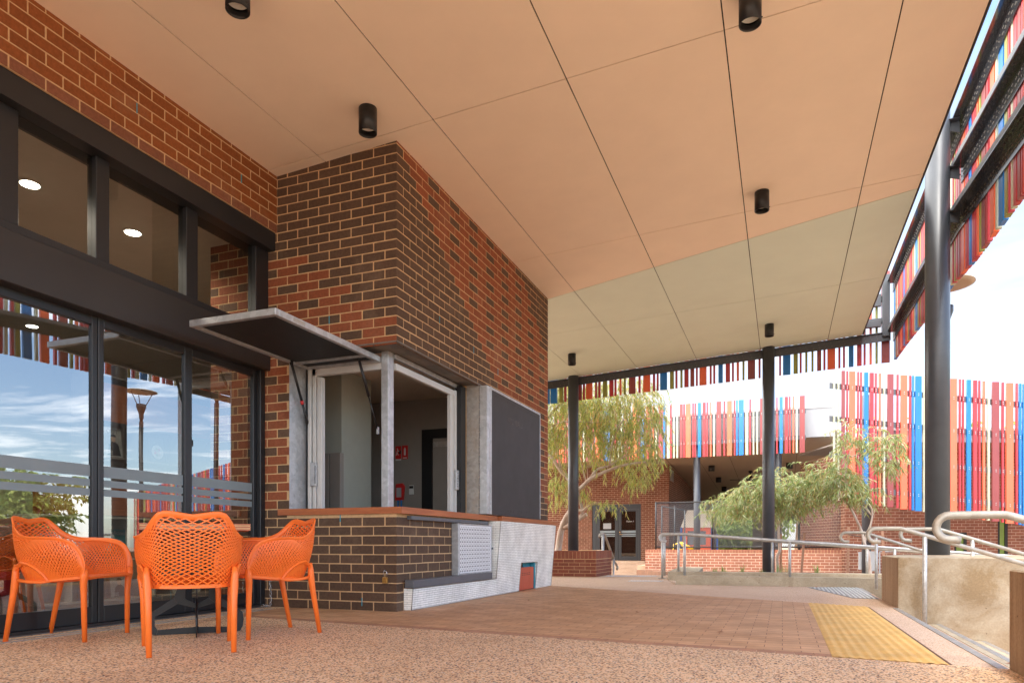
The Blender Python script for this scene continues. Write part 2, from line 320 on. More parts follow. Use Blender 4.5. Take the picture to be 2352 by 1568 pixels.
def mat_glass(name, refl=.20, tint=(.75,.78,.78)):
    m = bpy.data.materials.new(name); m.use_nodes = True; nt = m.node_tree; N = nt.nodes; L = nt.links; N.clear()
    o = N.new('ShaderNodeOutputMaterial'); tr = N.new('ShaderNodeBsdfTransparent'); tr.inputs[0].default_value = tint+(1,)
    gl = N.new('ShaderNodeBsdfGlossy'); gl.inputs['Roughness'].default_value = .0
    nz = N.new('ShaderNodeTexNoise'); nz.inputs['Scale'].default_value = .7; tc = N.new('ShaderNodeTexCoord'); L.new(tc.outputs['Object'], nz.inputs['Vector'])
    b = N.new('ShaderNodeBump'); b.inputs['Strength'].default_value = .03; b.inputs['Distance'].default_value = .05; L.new(nz.outputs[0], b.inputs['Height']); L.new(b.outputs[0], gl.inputs['Normal'])
    fr = N.new('ShaderNodeFresnel'); fr.inputs['IOR'].default_value = 1.5; ad = N.new('ShaderNodeMath'); ad.operation = 'ADD'; ad.use_clamp = True; ad.inputs[1].default_value = refl; L.new(fr.outputs[0], ad.inputs[0])
    ge = N.new('ShaderNodeNewGeometry'); iv = N.new('ShaderNodeMath'); iv.operation = 'SUBTRACT'; iv.inputs[0].default_value = 1; L.new(ge.outputs['Backfacing'], iv.inputs[1]); fm = N.new('ShaderNodeMath'); fm.operation = 'MULTIPLY'; L.new(ad.outputs[0], fm.inputs[0]); L.new(iv.outputs[0], fm.inputs[1])
    mx = N.new('ShaderNodeMixShader'); L.new(fm.outputs[0], mx.inputs[0]); L.new(tr.outputs[0], mx.inputs[1]); L.new(gl.outputs[0], mx.inputs[2]); L.new(mx.outputs[0], o.inputs[0])
    return m
def mat_leaf(name, trans=.35):
    m, N, L, P = _new(name); at = N.new('ShaderNodeVertexColor'); at.layer_name = 'col'
    L.new(at.outputs[0], P.inputs['Base Color']); P.inputs['Roughness'].default_value = .5; P.inputs['Specular IOR Level'].default_value = .35
    tl = N.new('ShaderNodeBsdfTranslucent'); L.new(at.outputs[0], tl.inputs[0]); mx = N.new('ShaderNodeMixShader'); mx.inputs[0].default_value = trans
    L.new(P.outputs[0], mx.inputs[1]); L.new(tl.outputs[0], mx.inputs[2]); L.new(mx.outputs[0], N['Material Output'].inputs[0]); return m

M = {}
M['peach'] = mat('ceiling_peach', (.90,.73,.56), .55, var=.03, scale=2)
M['khaki'] = mat('ceiling_khaki', (.70,.78,.66), .55, var=.03, scale=2)
M['joint'] = mat('joint_dark', (.03,.022,.015), .8, var=0)
M['brick'] = mat_attr('brick_units', .82, 45, .22, .35)
M['mortar'] = mat('mortar', (.55,.35,.18), .9, var=.12, scale=30, bump=.2, bscale=120)
M['frame'] = mat('dark_frame', (.017,.017,.019), .38, var=.1, scale=3, spec=.5)
M['frame2'] = mat('dark_bronze', (.026,.021,.019), .42, var=.15, scale=2)
M['steel'] = mat('charcoal_steel', (.052,.057,.066), .38, var=.15, scale=5, spec=.6)
M['steelg'] = mat('gloss_charcoal_steel', (.030,.030,.033), .12, var=.1, scale=5, spec=.7)
M['galv'] = mat_galv('galvanised')
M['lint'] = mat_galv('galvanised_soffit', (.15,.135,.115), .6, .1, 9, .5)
M['galvd'] = mat_galv('galvanised_dull', (.36,.34,.31), .5, .35, 30, .5)
M['pipe'] = mat_galv('galvanised_pipe', (.50,.49,.47), .42, .45, 40, .25)
M['pipe2'] = mat_galv('galvanised_pipe_stained', (.38,.345,.29), .5, .35, 18, .7)
M['timber'] = mat_wood('counter_timber', (.30,.085,.028), (.46,.15,.055), 'y', .38)
M['timberx'] = mat_wood('counter_timber_x', (.30,.085,.028), (.46,.15,.055), 'x', .38)
M['board'] = mat('chalkboard', (.026,.024,.025), .6, var=.25, scale=4)
M['blackply'] = mat('black_ply', (.010,.008,.008), .6, var=.3, scale=8)
M['white'] = mat('white_paint', (.55,.55,.53), .5, var=.04)
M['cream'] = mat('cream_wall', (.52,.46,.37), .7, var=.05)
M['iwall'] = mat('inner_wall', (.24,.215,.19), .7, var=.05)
M['icol'] = mat('inner_column', (.33,.34,.29), .6, var=.04)
M['iceil'] = mat('inner_ceiling', (.72,.62,.50), .8, var=.04)
M['black'] = mat('black_metal', (.008,.008,.009), .4, var=.2)
M['orange'] = mat('orange_plastic', (.90,.175,.022), .42, var=.05, scale=9, spec=.45, bump=.04, bscale=300)
M['glass'] = mat_glass('door_glass', .26)
M['glass2'] = mat_glass('upper_glass', .02, (.85,.85,.82))
M['glassd'] = mat_glass('far_glass', .05, (.35,.36,.36))
M['frost'] = mat('frosted_band', (.21,.25,.26), .5, var=.05)
M['conc'] = mat_concrete('concrete', (.48,.405,.30), (.27,.185,.10), .95)
M['concf'] = mat_concrete('concrete_form_shaded', (.40,.26,.155), (.22,.125,.065), .7, sc=1.6, vert=True)  # form-marked wall ends, browner because their shade is put into the colour
M['conck'] = mat_concrete('concrete_kerb', (.50,.42,.30), (.26,.19,.11), .5, sc=3)
M['peb'] = mat_pebble('exposed_aggregate', (.76,.52,.32), [(.03,.028,.04),(.36,.13,.05),(.045,.03,.035),(.70,.46,.25),(.20,.07,.03),(.07,.065,.09),(.50,.24,.09),(.72,.6,.48)], 98, thr=.42)
M['peb2'] = mat_pebble('pale_aggregate', (.66,.48,.34), [(.55,.33,.2),(.40,.24,.16),(.62,.48,.36),(.34,.2,.14)], 130, thr=.5, dirt=(.4,.22,.13))
M['paver'] = mat_brick('clay_pavers', 'g', (.48,.27,.14), (.56,.33,.185), (.20,.10,.055), .2, .1, .005, .62, frac=.5, bump=.35)
M['paver1'] = mat_attr('header_pavers', .62, 30, .15, .3)
M['yellow'] = mat('yellow_tactile', (.70,.42,.12), .6, var=.16, scale=5, bump=.3, bscale=180)
M['soil'] = mat('garden_soil', (.16,.075,.04), .95, var=.4, scale=5, bump=.8, bscale=30)
M['court'] = mat('court_ground', (.40,.26,.17), .9, var=.2, scale=2, bump=.2)
M['land'] = mat('dry_ground', (.24,.15,.09), .95, var=.3, scale=.3)
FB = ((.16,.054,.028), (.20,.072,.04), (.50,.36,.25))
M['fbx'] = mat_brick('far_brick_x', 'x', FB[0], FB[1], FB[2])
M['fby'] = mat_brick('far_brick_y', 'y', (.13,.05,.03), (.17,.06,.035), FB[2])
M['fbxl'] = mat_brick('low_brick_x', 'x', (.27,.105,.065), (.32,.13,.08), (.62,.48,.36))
M['bark'] = mat('pale_bark', (.62,.55,.47), .7, var=.35, scale=6, var2=(.33,.20,.13), bump=.4, bscale=25, stretch=(1,1,.35))
M['twig'] = mat('twig_bark', (.36,.22,.14), .8, var=.3)
M['leaf'] = mat_leaf('gum_leaves', .4)
M['lampw'] = mat('lamp_reflector', (.75,.74,.66), .35, var=.1)
M['red'] = mat('red_sign', (.55,.02,.02), .4, var=.05)
M['redp'] = mat('rust_red_panel', (.50,.085,.04), .45, var=.1, scale=4)
M['teal'] = mat('teal_paint', (.03,.26,.34), .5, var=.1)
M['brass'] = mat('brass', (.55,.30,.08), .35, metal=.8, var=.2, scale=20)
M['chrome'] = mat('chrome', (.6,.6,.6), .22, metal=.9, var=.1)
M['stake'] = mat_wood('hardwood_stake', (.30,.15,.09), (.42,.24,.15), 'z', .8, 4)
M['perf'] = mat('perforated_white', (.74,.75,.76), .4, var=.03)
M['greyp'] = mat('grey_paint', (.105,.11,.12), .45, var=.12)
M['grass'] = mat('grass_blades', (.20,.33,.07), .6, var=.4, scale=20)
M['tactw'] = mat('white_tactile', (.72,.72,.70), .5, var=.06)
M['ltgrey'] = mat('fascia_white', (.34,.345,.35), .6, var=.08, scale=1.2)
M['soffit'] = mat('far_soffit', (.40,.31,.22), .6, var=.05)
M['green'] = mat('green_panel', (.22,.33,.06), .4, var=.08)
M['carpet'] = mat('dark_floor', (.12,.11,.105), .5, var=.2, scale=8)
# glazed stick tiles
def mat_tiles(name, axis):
    m = mat_brick(name, axis, (.86,.86,.80), (.92,.92,.87), (.34,.33,.30), .112, .0205, .0030, .18, frac=.5, bump=.5)
    m.node_tree.nodes['Principled BSDF'].inputs['Specular IOR Level'].default_value = .5; return m
M['tiley'] = mat_tiles('stick_tiles_y', 'y'); M['tilex'] = mat_tiles('stick_tiles_x', 'x')
BC = dict(b=(.010,.17,.50), o=(.25,.25,.045), r=(.42,.030,.038), m=(.26,.048,.045), O=(.75,.13,.045), c=(.47,.47,.33), p=(.85,.14,.06))
for k, c in BC.items(): M['bat_'+k] = mat('batten_'+dict(b='blue',o='olive',r='red',m='maroon',O='orange',c='cream',p='peach')[k], c, .38, var=.05, scale=3, coat=.2)
M['bolt'] = mat('bolt_heads', (.55,.54,.5), .4, metal=.5, var=.1)
M['boltd'] = mat('dull_bolt_heads', (.16,.14,.12), .45, metal=.4, var=.1)
# ------------------------------------------------------------ the cafe building with its brick servery corner
rnd = random.Random(7)
X0, Y0 = -3.237, 5.508; XG = -4.75; XU = -4.563; PITCH = .086; BR = .24
def zc(x): return 4.234 + .05657*(x-X0)          # soffit height
def jit(c, a=.10):
    k = 1+rnd.uniform(-a, a); return tuple(v*k for v in c)
DARK = (.098, .057, .036); RED = (.24, .072, .032); RED2 = (.24, .072, .020)
def rightcol(c, h):
    if c < 11: return DARK
    rr = 48-c
    if h < 1+rr or h >= 26+rr: return DARK
    if rr % 2 == 0 and ((h-(1+rr))//2+rr//2) % 2 == 0 and h > 1+rr: return DARK
    return RED
def leftcol(c, h):
    if c < 11: return DARK
    rr = 48-c
    if rr < 10: return DARK
    if rr % 2 == 0: return RED if h >= 18-rr else DARK
    if h < 20-rr: return DARK
    return RED if ((h-(20-rr))//2) % 2 == 0 else DARK
def brickwall(mb, axis, fixed, sgn, start, dirn, length, c0, c1, colf, openings, even0=True, bw=.23, hh=.076, prd=.003):
    """real bricks on plane axis=fixed facing sgn; start/dirn run from the corner; openings = list of (s0,s1,z0,z1)"""
    for c in range(c0, c1):
        z0 = c*PITCH+.005; z1 = z0+hh; zb0, zb1 = z0, z1
        half = (c % 2 == 0) != even0
        pos = -.12 if half else 0.0; h = -1 if half else 0
        while pos < length:
            a, b = max(pos+.005 if pos > 0 else 0, 0), min(pos+.235, length)
            segs = [(a, b)]
            for (s0, s1, oz0, oz1) in openings:
                if z1 > oz0+.02 and z0 < oz1-.02:
                    ns = []
                    for (p, q) in segs:
                        if q <= s0 or p >= s1: ns.append((p, q)); continue
                        if p < s0: ns.append((p, s0-.003))
                        if q > s1: ns.append((s1+.003, q))
                    segs = ns
            mb.col = jit(colf(c, max(h, 0)))
            for p, q in segs:
                if q-p < .02: continue
                z0 = zb0+rnd.uniform(-.0012, .0012); z1 = zb1+rnd.uniform(-.0015, .001); p += rnd.uniform(0, .002)*(p > .01); q -= rnd.uniform(0, .002)*(q < length-.01)
                u0, u1 = start+dirn*p, start+dirn*q; pr = prd+rnd.uniform(-.001, .001)
                if axis == 'x': mb.rbox(fixed-.012*sgn, u0, z0, fixed+sgn*pr, u1, z1, .0018)
                else: mb.rbox(u0, fixed-.012*sgn, z0, u1, fixed+sgn*pr, z1, .0018)
            pos += BR; h += 2
bld = thing('brick_building', 'dark and red brick cafe building with glass sliding doors and a corner servery window', 'building', (-6, 4, 0))
# --- mortar bodies (walls) -------------------------------------------------
OP = (.946, 2.426)
def part(mb, name, mats, parent=None): return mb.build(name, mats, parent or bld)
def wallpart(name, boxes, bricks, label=None):
    mb = MB()
    for b in boxes: mb.mi = 0; mb.col = (.5,.5,.5); mb.box(*b)
    mb.mi = 1; bricks(mb); o = part(mb, name, [M['mortar'], M['brick']])
    if label: o['label'] = label
    return o
# servery face towards the doors (plane Y0)
wallpart('wall', [(-4.77, Y0, -.02, X0-.004, Y0+.22, OP[0]-.06), (-4.77, Y0, OP[1]+.012, X0-.004, Y0+.22, 4.36), (-4.77, Y0, OP[0]-.06, -4.41, Y0+.22, OP[1]+.012)],
         lambda mb: brickwall(mb, 'y', Y0, -1, X0, -1, 1.52, 0, 50, leftcol, [(0, 1.173, OP[0]-.062, OP[1]-.03), (1.326, 1.6, 3.60, 9)]), 'dark brick face with red bricks stepping down to the left')
# servery long face (plane X0)
wallpart('wall', [(X0-.22, Y0+.002, -.02, X0, 9.86, OP[0]-.06), (X0-.22, Y0+.002, OP[1]+.012, X0, 9.86, 4.36), (X0-.22, 7.33, OP[0]-.06, X0, 9.86, OP[1]+.012)],
         lambda mb: brickwall(mb, 'x', X0, 1, Y0, 1, 4.352, 0, 50, rightcol, [(0, 1.825, OP[0]-.062, OP[1]-.03)], even0=False), 'dark brick long face with a diagonal band of red bricks')
# brick band over the glazing (plane XU)
def upper(mb):
    brickwall(mb, 'x', XU, 1, Y0, -1, 8.7, 42, 50, lambda c, h: (.20,.075,.04) if c == 42 else RED2, [], even0=False)
wallpart('wall', [(XU-.19, -3.2, 3.615, XU, Y0-.002, 4.36)], upper, 'orange red brick band above the glazing')
# teal packers left in a few perpends
for (x, z) in ((-3.835, .817), (-3.60, .043), (-3.957, 2.668)): tb = MB(); tb.box(x-.004, Y0-.0045, z, x+.004, Y0, z+.076); part(tb, 'joint_packer', M['teal'])
for (y, z) in ((6.35, 2.84), (7.19, 2.75), (7.91, 2.67)): tb = MB(); tb.box(X0, y-.004, z, X0+.0045, y+.004, z+.076); part(tb, 'joint_packer', M['teal'])
for (y, z) in ((3.93, 3.87), (5.03, 3.87)): tb = MB(); tb.box(XU, y-.004, z, XU+.0045, y+.004, z+.076); part(tb, 'joint_packer', M['teal'])
# back and side walls, roof slab over the rooms
mb = MB(); mb.box(-13.2, 9.76, 0, X0-.22, 9.86, 4.3); mb.box(-13.2, -3.3, 0, -13.1, 9.76, 4.3); mb.box(-13.1, -3.3, 0, XG-.1, -3.2, 4.3)
part(mb, 'wall', M['fbx'])
mb = MB(); mb.box(-13.1, -3.2, 3.60, XG-.03, Y0+.22, 3.66); mb.box(-13.1, Y0+.22, 3.60, -5.4, 9.7, 3.66); part(mb, 'ceiling', M['iceil'])
mb = MB(); mb.box(-13.1, -3.2, 0.0, XG+.09, 9.7, .012); part(mb, 'inner_floor', M['carpet'])
# inner walls seen through the glass: brick return, cream walls
mb = MB(); mb.mi = 0; mb.col = (.5,)*3; mb.box(-5.385, Y0, 0, -4.84, Y0+.12, 3.6); mb.mi = 1
brickwall(mb, 'y', Y0, -1, -4.80, -1, .585, 0, 42, lambda c, h: RED if (c % 2 or (h//2+c//2) % 2) else DARK, [])
part(mb, 'inner_wall', [M['mortar'], M['brick']])['label'] = 'brick return wall seen through the glass'
mb = MB(); mb.box(-5.5, Y0+.12, 0, -5.385, 9.7, 3.6); mb.box(-13.1, 8.6, 0, -5.5, 8.7, 3.6); mb.box(-11.6, -3.2, 0, -11.5, 8.6, 3.6)
part(mb, 'inner_wall', M['cream'])
# kitchen room behind the servery
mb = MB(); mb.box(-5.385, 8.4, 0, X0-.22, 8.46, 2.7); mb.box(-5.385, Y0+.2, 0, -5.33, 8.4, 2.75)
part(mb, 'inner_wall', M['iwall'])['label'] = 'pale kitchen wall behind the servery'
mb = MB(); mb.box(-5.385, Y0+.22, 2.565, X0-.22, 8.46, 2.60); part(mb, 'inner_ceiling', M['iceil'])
mb = MB(); mb.box(-4.95, 6.6, 0, -4.58, 7.2, 2.56); part(mb, 'column', M['icol'])
cb = MB(); cb.rbox(-4.98, 6.53, .3, -4.70, 6.60, 1.62); cb.rbox(-4.69, 6.53, .3, -4.55, 6.60, 1.62); part(cb, 'cupboard_door', M['iwall'])
# kitchen door
kd = MB(); kd.box(-4.51, 8.33, 0, -4.36, 8.40, 2.14); kd.box(-4.36, 8.33, 2.02, -3.80, 8.40, 2.14); dd = kd.build('door_frame', M['black'], bld)
kd = MB(); kd.rbox(-4.355, 8.345, 0, -3.80, 8.385, 2.015); kd.mi = 1; kd.box(-4.34, 8.33, 1.90, -4.05, 8.345, 1.97); kd.build('door', [M['iwall'], M['galvd']], bld)

# --- galvanised servery surround -------------------------------------------
mb = MB(); mb.box(-4.42, Y0-.012, OP[1], X0+.012, Y0+.26, OP[1]+.012); mb.box(X0-.26, Y0+.26, OP[1], X0+.012, 7.56, OP[1]+.012)
part(mb, 'lintel', M['lint'])
mb = MB(); mb.rbox(-3.532, Y0+.22, .948, -3.457, Y0+.322, OP[1], .003); part(mb, 'post', M['galv'])
mb = MB(); mb.box(-4.412, Y0-.006, .948, -4.404, Y0+.235, OP[1]); 
for i in range(7):
    mb.tube([(-4.404, Y0+.06, 1.08+i*.2), (-4.399, Y0+.06, 1.08+i*.2)], .007, 8); mb.tube([(-4.404, Y0+.17, 1.0+i*.2), (-4.399, Y0+.17, 1.0+i*.2)], .005, 8)
part(mb, 'jamb', M['galv'])
mb = MB(); mb.box(X0-.145, 7.322, .948, X0+.006, 7.33, OP[1])
for i in range(7): mb.tube([(X0-.11, 7.322, 1.08+i*.2), (X0-.11, 7.317, 1.08+i*.2)], .007, 8)
part(mb, 'jamb', M['galvd'])
# inner window frames (left and right leaves), black seals
mb = MB()
mb.rbox(-4.375, Y0+.225, .948, -4.335, Y0+.275, 2.40); mb.rbox(-4.325, Y0+.235, .948, -4.285, Y0+.285, 2.36); mb.rbox(-4.275, Y0+.24, .948, -4.222, Y0+.30, 2.25)
mb.rbox(-4.325, Y0+.235, 2.265, -3.54, Y0+.285, 2.335)
part(mb, 'window_frame', M['white'])
mb = MB(); mb.box(-4.403, Y0+.235, .948, -4.375, Y0+.25, 2.42); mb.box(-4.335, Y0+.26, .948, -4.325, Y0+.29, 2.38); part(mb, 'seal', M['black'])
mb = MB(); mb.rbox(X0-.235, Y0+.33, 2.375, X0-.20, 7.30, 2.42); part(mb, 'window_head', M['galv'])
mb = MB(); mb.rbox(X0-.245, Y0+.335, 2.27, X0-.20, 7.2, 2.335); mb.rbox(X0-.245, 7.02, .948, X0-.20, 7.10, 2.27); mb.rbox(X0-.235, 7.115, .948, X0-.195, 7.17, 2.34)
part(mb, 'window_frame', M['white'])
mb = MB(); mb.box(X0-.22, 7.175, .948, X0-.15, 7.30, 2.40); part(mb, 'seal', M['black'])
mb = MB(); mb.rbox(-4.335, Y0+.205, 1.18, -4.262, Y0+.235, 1.41, .003); mb.mi = 1; mb.box(-4.275, Y0+.203, 1.2, -4.266, Y0+.206, 1.38); part(mb, 'lock_box', [M['galv'], M['black']])
mb = MB(); mb.rbox(X0-.195, 7.10, 1.22, X0-.165, 7.165, 1.44, .003); mb.mi = 1
for i in range(6): mb.box(X0-.166, 7.125, 1.25+i*.03, X0-.1635, 7.137, 1.265+i*.03)
part(mb, 'lock_box', [M['galv'], M['black']])
# top-hung shutter standing open
sh = MB(); ax0, ax1, ay0, ay1, az0, az1 = -4.375, -3.535, 4.25, 5.725, 2.325, 2.378
sh.rbox(ax0, ay0, az0, ax1, ay0+.045, az1); sh.rbox(ax0, ay1-.045, az0, ax1, ay1, az1); sh.rbox(ax0, ay0+.045, az0, ax0+.04, ay1-.045, az1); sh.rbox(ax1-.04, ay0+.045, az0, ax1, ay1-.045, az1)
sh.box(ax0+.04, ay0+.045, az1-.006, ax1-.04, ay1-.045, az1-.002); sh.rbox(ax0+.04, 5.50, az0, ax1-.04, 5.525, az0+.03)
sh.mi = 1; sh.box(ax1, 4.46, 2.338, ax1+.0015, 4.60, 2.365)
shutter = part(sh, 'awning_shutter', [M['galv'], M['galvd']]); shutter['label'] = 'top hung shutter propped open like an awning'
m2 = MB(); m2.box(ax0+.041, ay0+.046, az0+.02, ax1-.041, 5.498, az0+.026); m2.box(ax0+.041, 5.527, az0+.02, ax1-.041, ay1-.046, az0+.026); m2.build('panel', M['blackply'], shutter)
for (a, b, red) in (((-4.335, 5.44, 2.32), (-4.385, 5.795, 1.70), 1), ((-3.65, 5.53, 2.32), (-3.61, 5.79, 1.70), 0)):
    s = MB(); A, B = Vector(a), Vector(b); Mi = A.lerp(B, .52); s.tube([A, Mi], .013, 10); s.tube([Mi, B], .007 if not red else .012, 10); s.rbox(A.x-.012, A.y-.015, A.z-.02, A.x+.012, A.y+.015, A.z+.03)
    s.mi = 1; s.rbox(B.x-.012, B.y-.01, B.z-.04, B.x+.012, B.y+.012, B.z+.03)
    if red: s.mi = 2; c = A.lerp(B, .53); s.tube([A.lerp(B, .51), A.lerp(B, .56)], .0165, 10)
    s.build('gas_strut', [M['black'], M['galv'], M['red']], shutter)
# side-hung chalkboard shutter folded flat on the wall
mb = MB(); bx1 = -3.135
mb.rbox(X0+.004, 7.345, .955, bx1-.004, 7.375, 2.42, .002); mb.rbox(X0+.02, 7.375, .955, bx1, 7.44, 2.42); mb.rbox(X0+.01, 7.455, .955, bx1-.002, 7.49, 2.43)
mb.rbox(X0+.02, 7.49, 2.395, bx1, 9.23, 2.425); mb.rbox(X0+.02, 9.205, .955, bx1, 9.23, 2.395); mb.rbox(X0+.01, 7.49, .95, bx1-.01, 9.205, 2.395)
cbo = part(mb, 'chalkboard_shutter', M['galv']); cbo['label'] = 'side hung chalkboard shutter folded back on the brickwork'
FONTC = {}
def text_mesh(name, s, size, matx, loc, rot, parent, ext=.0008, sx=1):
    cu = bpy.data.curves.new(name, 'FONT'); cu.body = s; cu.size = size; cu.extrude = ext; cu.align_x = 'CENTER'; cu.align_y = 'CENTER'
    ob = bpy.data.objects.new(name, cu); C.objects.link(ob); dg = bpy.context.evaluated_depsgraph_get(); me = bpy.data.meshes.new_from_object(ob.evaluated_get(dg))
    bpy.data.objects.remove(ob); mt = Matrix.Translation(loc) @ Euler(rot).to_matrix().to_4x4() @ Matrix.Diagonal((sx,1,1,1))
    me.transform(mt); me.transform(Matrix.Translation(-ORG.get(parent.name, Vector((0,0,0))))); me.materials.clear(); me.materials.append(matx)
    o = bpy.data.objects.new(name, me); C.objects.link(o); o.parent = parent; ORG[o.name] = ORG.get(parent.name, Vector()); return o
chalk = mat('chalk', (.10,.092,.09), .9, var=.4, scale=30)
text_mesh('chalk_writing', 'WILLABALU', .10, chalk, (bx1-.0018, 8.25, 2.13), (R(90), 0, R(90)), cbo)
# chalk dotted border and bottom row
mb = MB(); mb.box(bx1-.012, 7.49, .952, bx1-.002, 9.205, 2.394); mb.mi = 1
for i in range(26):
    y = 7.55+i*.062; mb.tube([(bx1-.002, y, 2.345), (bx1-.0012, y, 2.345)], .014 if i % 2 else .009, 8, True)
for i in range(12): y = 8.0+i*.095; mb.tube([(bx1-.002, y, 1.02), (bx1-.0012, y, 1.02)], .022 if i % 3 else .012, 7, True)
mb.build('chalkboard', [M['board'], mat('chalk_faint', (.062,.057,.057), .9, var=.4, scale=30)], cbo)
# --- timber counter ---------------------------------------------------------
mb = MB(); mb.prism([(-4.535, Y0-.022, .886), (-3.174, Y0-.022, .886), (-3.42, Y0+.28, .886), (-4.403, Y0+.28, .886), (-4.403, Y0, .886), (-4.535, Y0, .886)], (0, 0, .060)); c1 = part(mb, 'counter', M['timberx'])
mb = MB(); mb.prism([(-3.1725, Y0-.022, .886), (-3.1725, 7.755, .886), (-3.50, 7.755, .886), (-3.50, Y0+.375, .886)], (0, 0, .0595)); part(mb, 'counter', M['timber'])
mb = MB(); mb.rbox(X0, 7.757, .884, -3.115, 9.97, .944, .003); part(mb, 'counter', M['timber'])
# --- under the counter: rail, perforated hatch, dark bench bar, stick-tiled plinth
mb = MB(); mb.box(X0+.004, 5.69, .838, X0+.05, 7.5, .872); part(mb, 'rail', M['greyp'])
mb = MB(); mb.rbox(X0+.004, 6.62, .285, X0+.085, 6.655, .83); mb.rbox(X0+.004, 7.50, .285, X0+.085, 7.53, .83); mb.rbox(X0+.004, 6.655, .285, X0+.085, 7.50, .30); mb.rbox(X0+.004, 6.655, .815, X0+.085, 7.50, .83)
ht = part(mb, 'hatch', M['galv'])
mb = MB(); mb.box(X0+.07, 6.657, .302, X0+.082, 7.498, .813); mb.mi = 1
for i in range(20):
    for j in range(22):
        y = 6.682+i*.0425; z = .325+j*.0221; big = j % 2 == 0
        if j % 2: y += .02125
        if y > 7.48: continue
        rr_ = .0102 if big else .0058
        mb._add([(X0+.0826, y+rr_*math.cos(a), z+rr_*math.sin(a)) for a in [k*math.pi/4 for k in range(8)]], [tuple(range(8))])
mb.build('perforated_panel', [M['perf'], M['black']], ht)
mb = MB(); mb.tube([(X0+.08, 7.515, .56), (X0+.095, 7.53, .56)], .012, 8); mb.build('handle', M['steel'], ht)
mb = MB(); mb.rbox(X0+.03, 5.60, .212, X0+.125, 7.44, .285); part(mb, 'bench_bar', M['greyp'])
def fx(z): return -3.155+.075*z/.88
y_a, y_b, y_c = 5.632, 7.62, 9.76
mb = MB(); hy0, hy1, hz = 8.42, 9.06, .372
mb.prism([(X0+.003, y_a, .008), (fx(0), y_a, .008), (fx(.205), y_a, .205), (X0+.003, y_a, .205)], (0, hy0-y_a, 0))
mb.prism([(X0+.003, y_b, .2055), (fx(.206), y_b, .2055), (fx(.882), y_b, .882), (X0+.003, y_b, .882)], (0, hy0-y_b, 0))
mb.prism([(X0+.003, hy0, hz), (fx(hz), hy0, hz), (fx(.882), hy0, .882), (X0+.003, hy0, .882)], (0, hy1-hy0, 0))
mb.prism([(X0+.003, hy1, .008), (fx(0), hy1, .008), (fx(.882), hy1, .882), (X0+.003, hy1, .882)], (0, y_c-hy1, 0))
# faces that look along Y take the x-tiles
tp = part(mb, 'tiled_plinth', [M['tiley'], M['tilex']])
for p in tp.data.polygons:
    if abs(p.normal.y) > .7: p.material_index = 1
tr = MB()
for (a, b) in (((fx(.205)+.001, y_a, .205), (fx(.205)+.001, y_b, .205)), ((fx(.205), y_a, .205), (fx(0), y_a, .008)), ((fx(.205), y_b, .205), (fx(.882), y_b, .882)), ((X0+.01, y_b, .205), (fx(.2), y_b, .205)),
               ((fx(hz), hy0, hz), (fx(hz), hy1, hz)), ((fx(hz), hy0, hz), (fx(0), hy0, .008)), ((fx(hz), hy1, hz), (fx(0), hy1, .008)), ((fx(.88), y_c, .88), (fx(0), y_c, .008)), ((fx(0), y_a, .01), (fx(0), hy0, .01))): tr.tube([a, b], .005, 6)
tr.build('edge_trim', M['galvd'], tp)
mb = MB(); mb.box(X0+.004, y_a+.005, .2055, fx(.2)-.004, y_b, .2085); mb.build('ledge', M['timber'], tp)
mb = MB(); mb.rbox(X0+.02, hy0+.01, .012, fx(.1)-.012, hy1-.055, .305); mb.mi = 1
for i in range(4):
    for j in range(2): y = hy0+.13+i*.085; mb.box(fx(.1)-.0125, y, .205+j*.022, fx(.1)-.0105, y+.055, .212+j*.022)
mb.build('access_panel', [M['redp'], M['black']], tp)
mb = MB(); mb.box(X0+.008, hy0+.34, .30, X0+.018, hy1-.02, hz); mb.box(X0+.02, hy1-.045, .012, X0+.085, hy1-.002, hz-.004); mb.build('recess_lining', M['teal'], tp)

# --- glazed front: sliding doors below, fixed lights above ---------------------
XD = XG-.02
mb = MB(); mb.rbox(-4.83, -3.2, 2.29, -4.634, Y0-.003, 2.63, .004); part(mb, 'transom_box', M['frame2'])
mb = MB(); mb.box(-4.86, -3.2, 3.44, -4.58, Y0-.003, 3.614); mb.box(-4.78, -3.2, 2.63, -4.66, Y0-.003, 2.69)
mb.rbox(-4.76, 5.33, 2.69, -4.66, Y0-.003, 3.44)
ymull = [(4.505, 4.63), (3.675, 3.785), (3.0, 3.12)] + [(2.2-i*.85, 2.3-i*.85) for i in range(7)]
for a, b in ymull: mb.rbox(-4.76, a, 2.69, -4.665, b, 3.44)
uf = part(mb, 'upper_window_frame', M['frame'])
ys = [5.33]+[v for ab in ymull for v in (ab[1], ab[0])]+[-3.2]
for i in range(0, len(ys)-1, 2):
    g = MB(); g.box(-4.712, ys[i+1], 2.69, -4.706, ys[i], 3.44); g.build('pane', M['glass2'], uf)
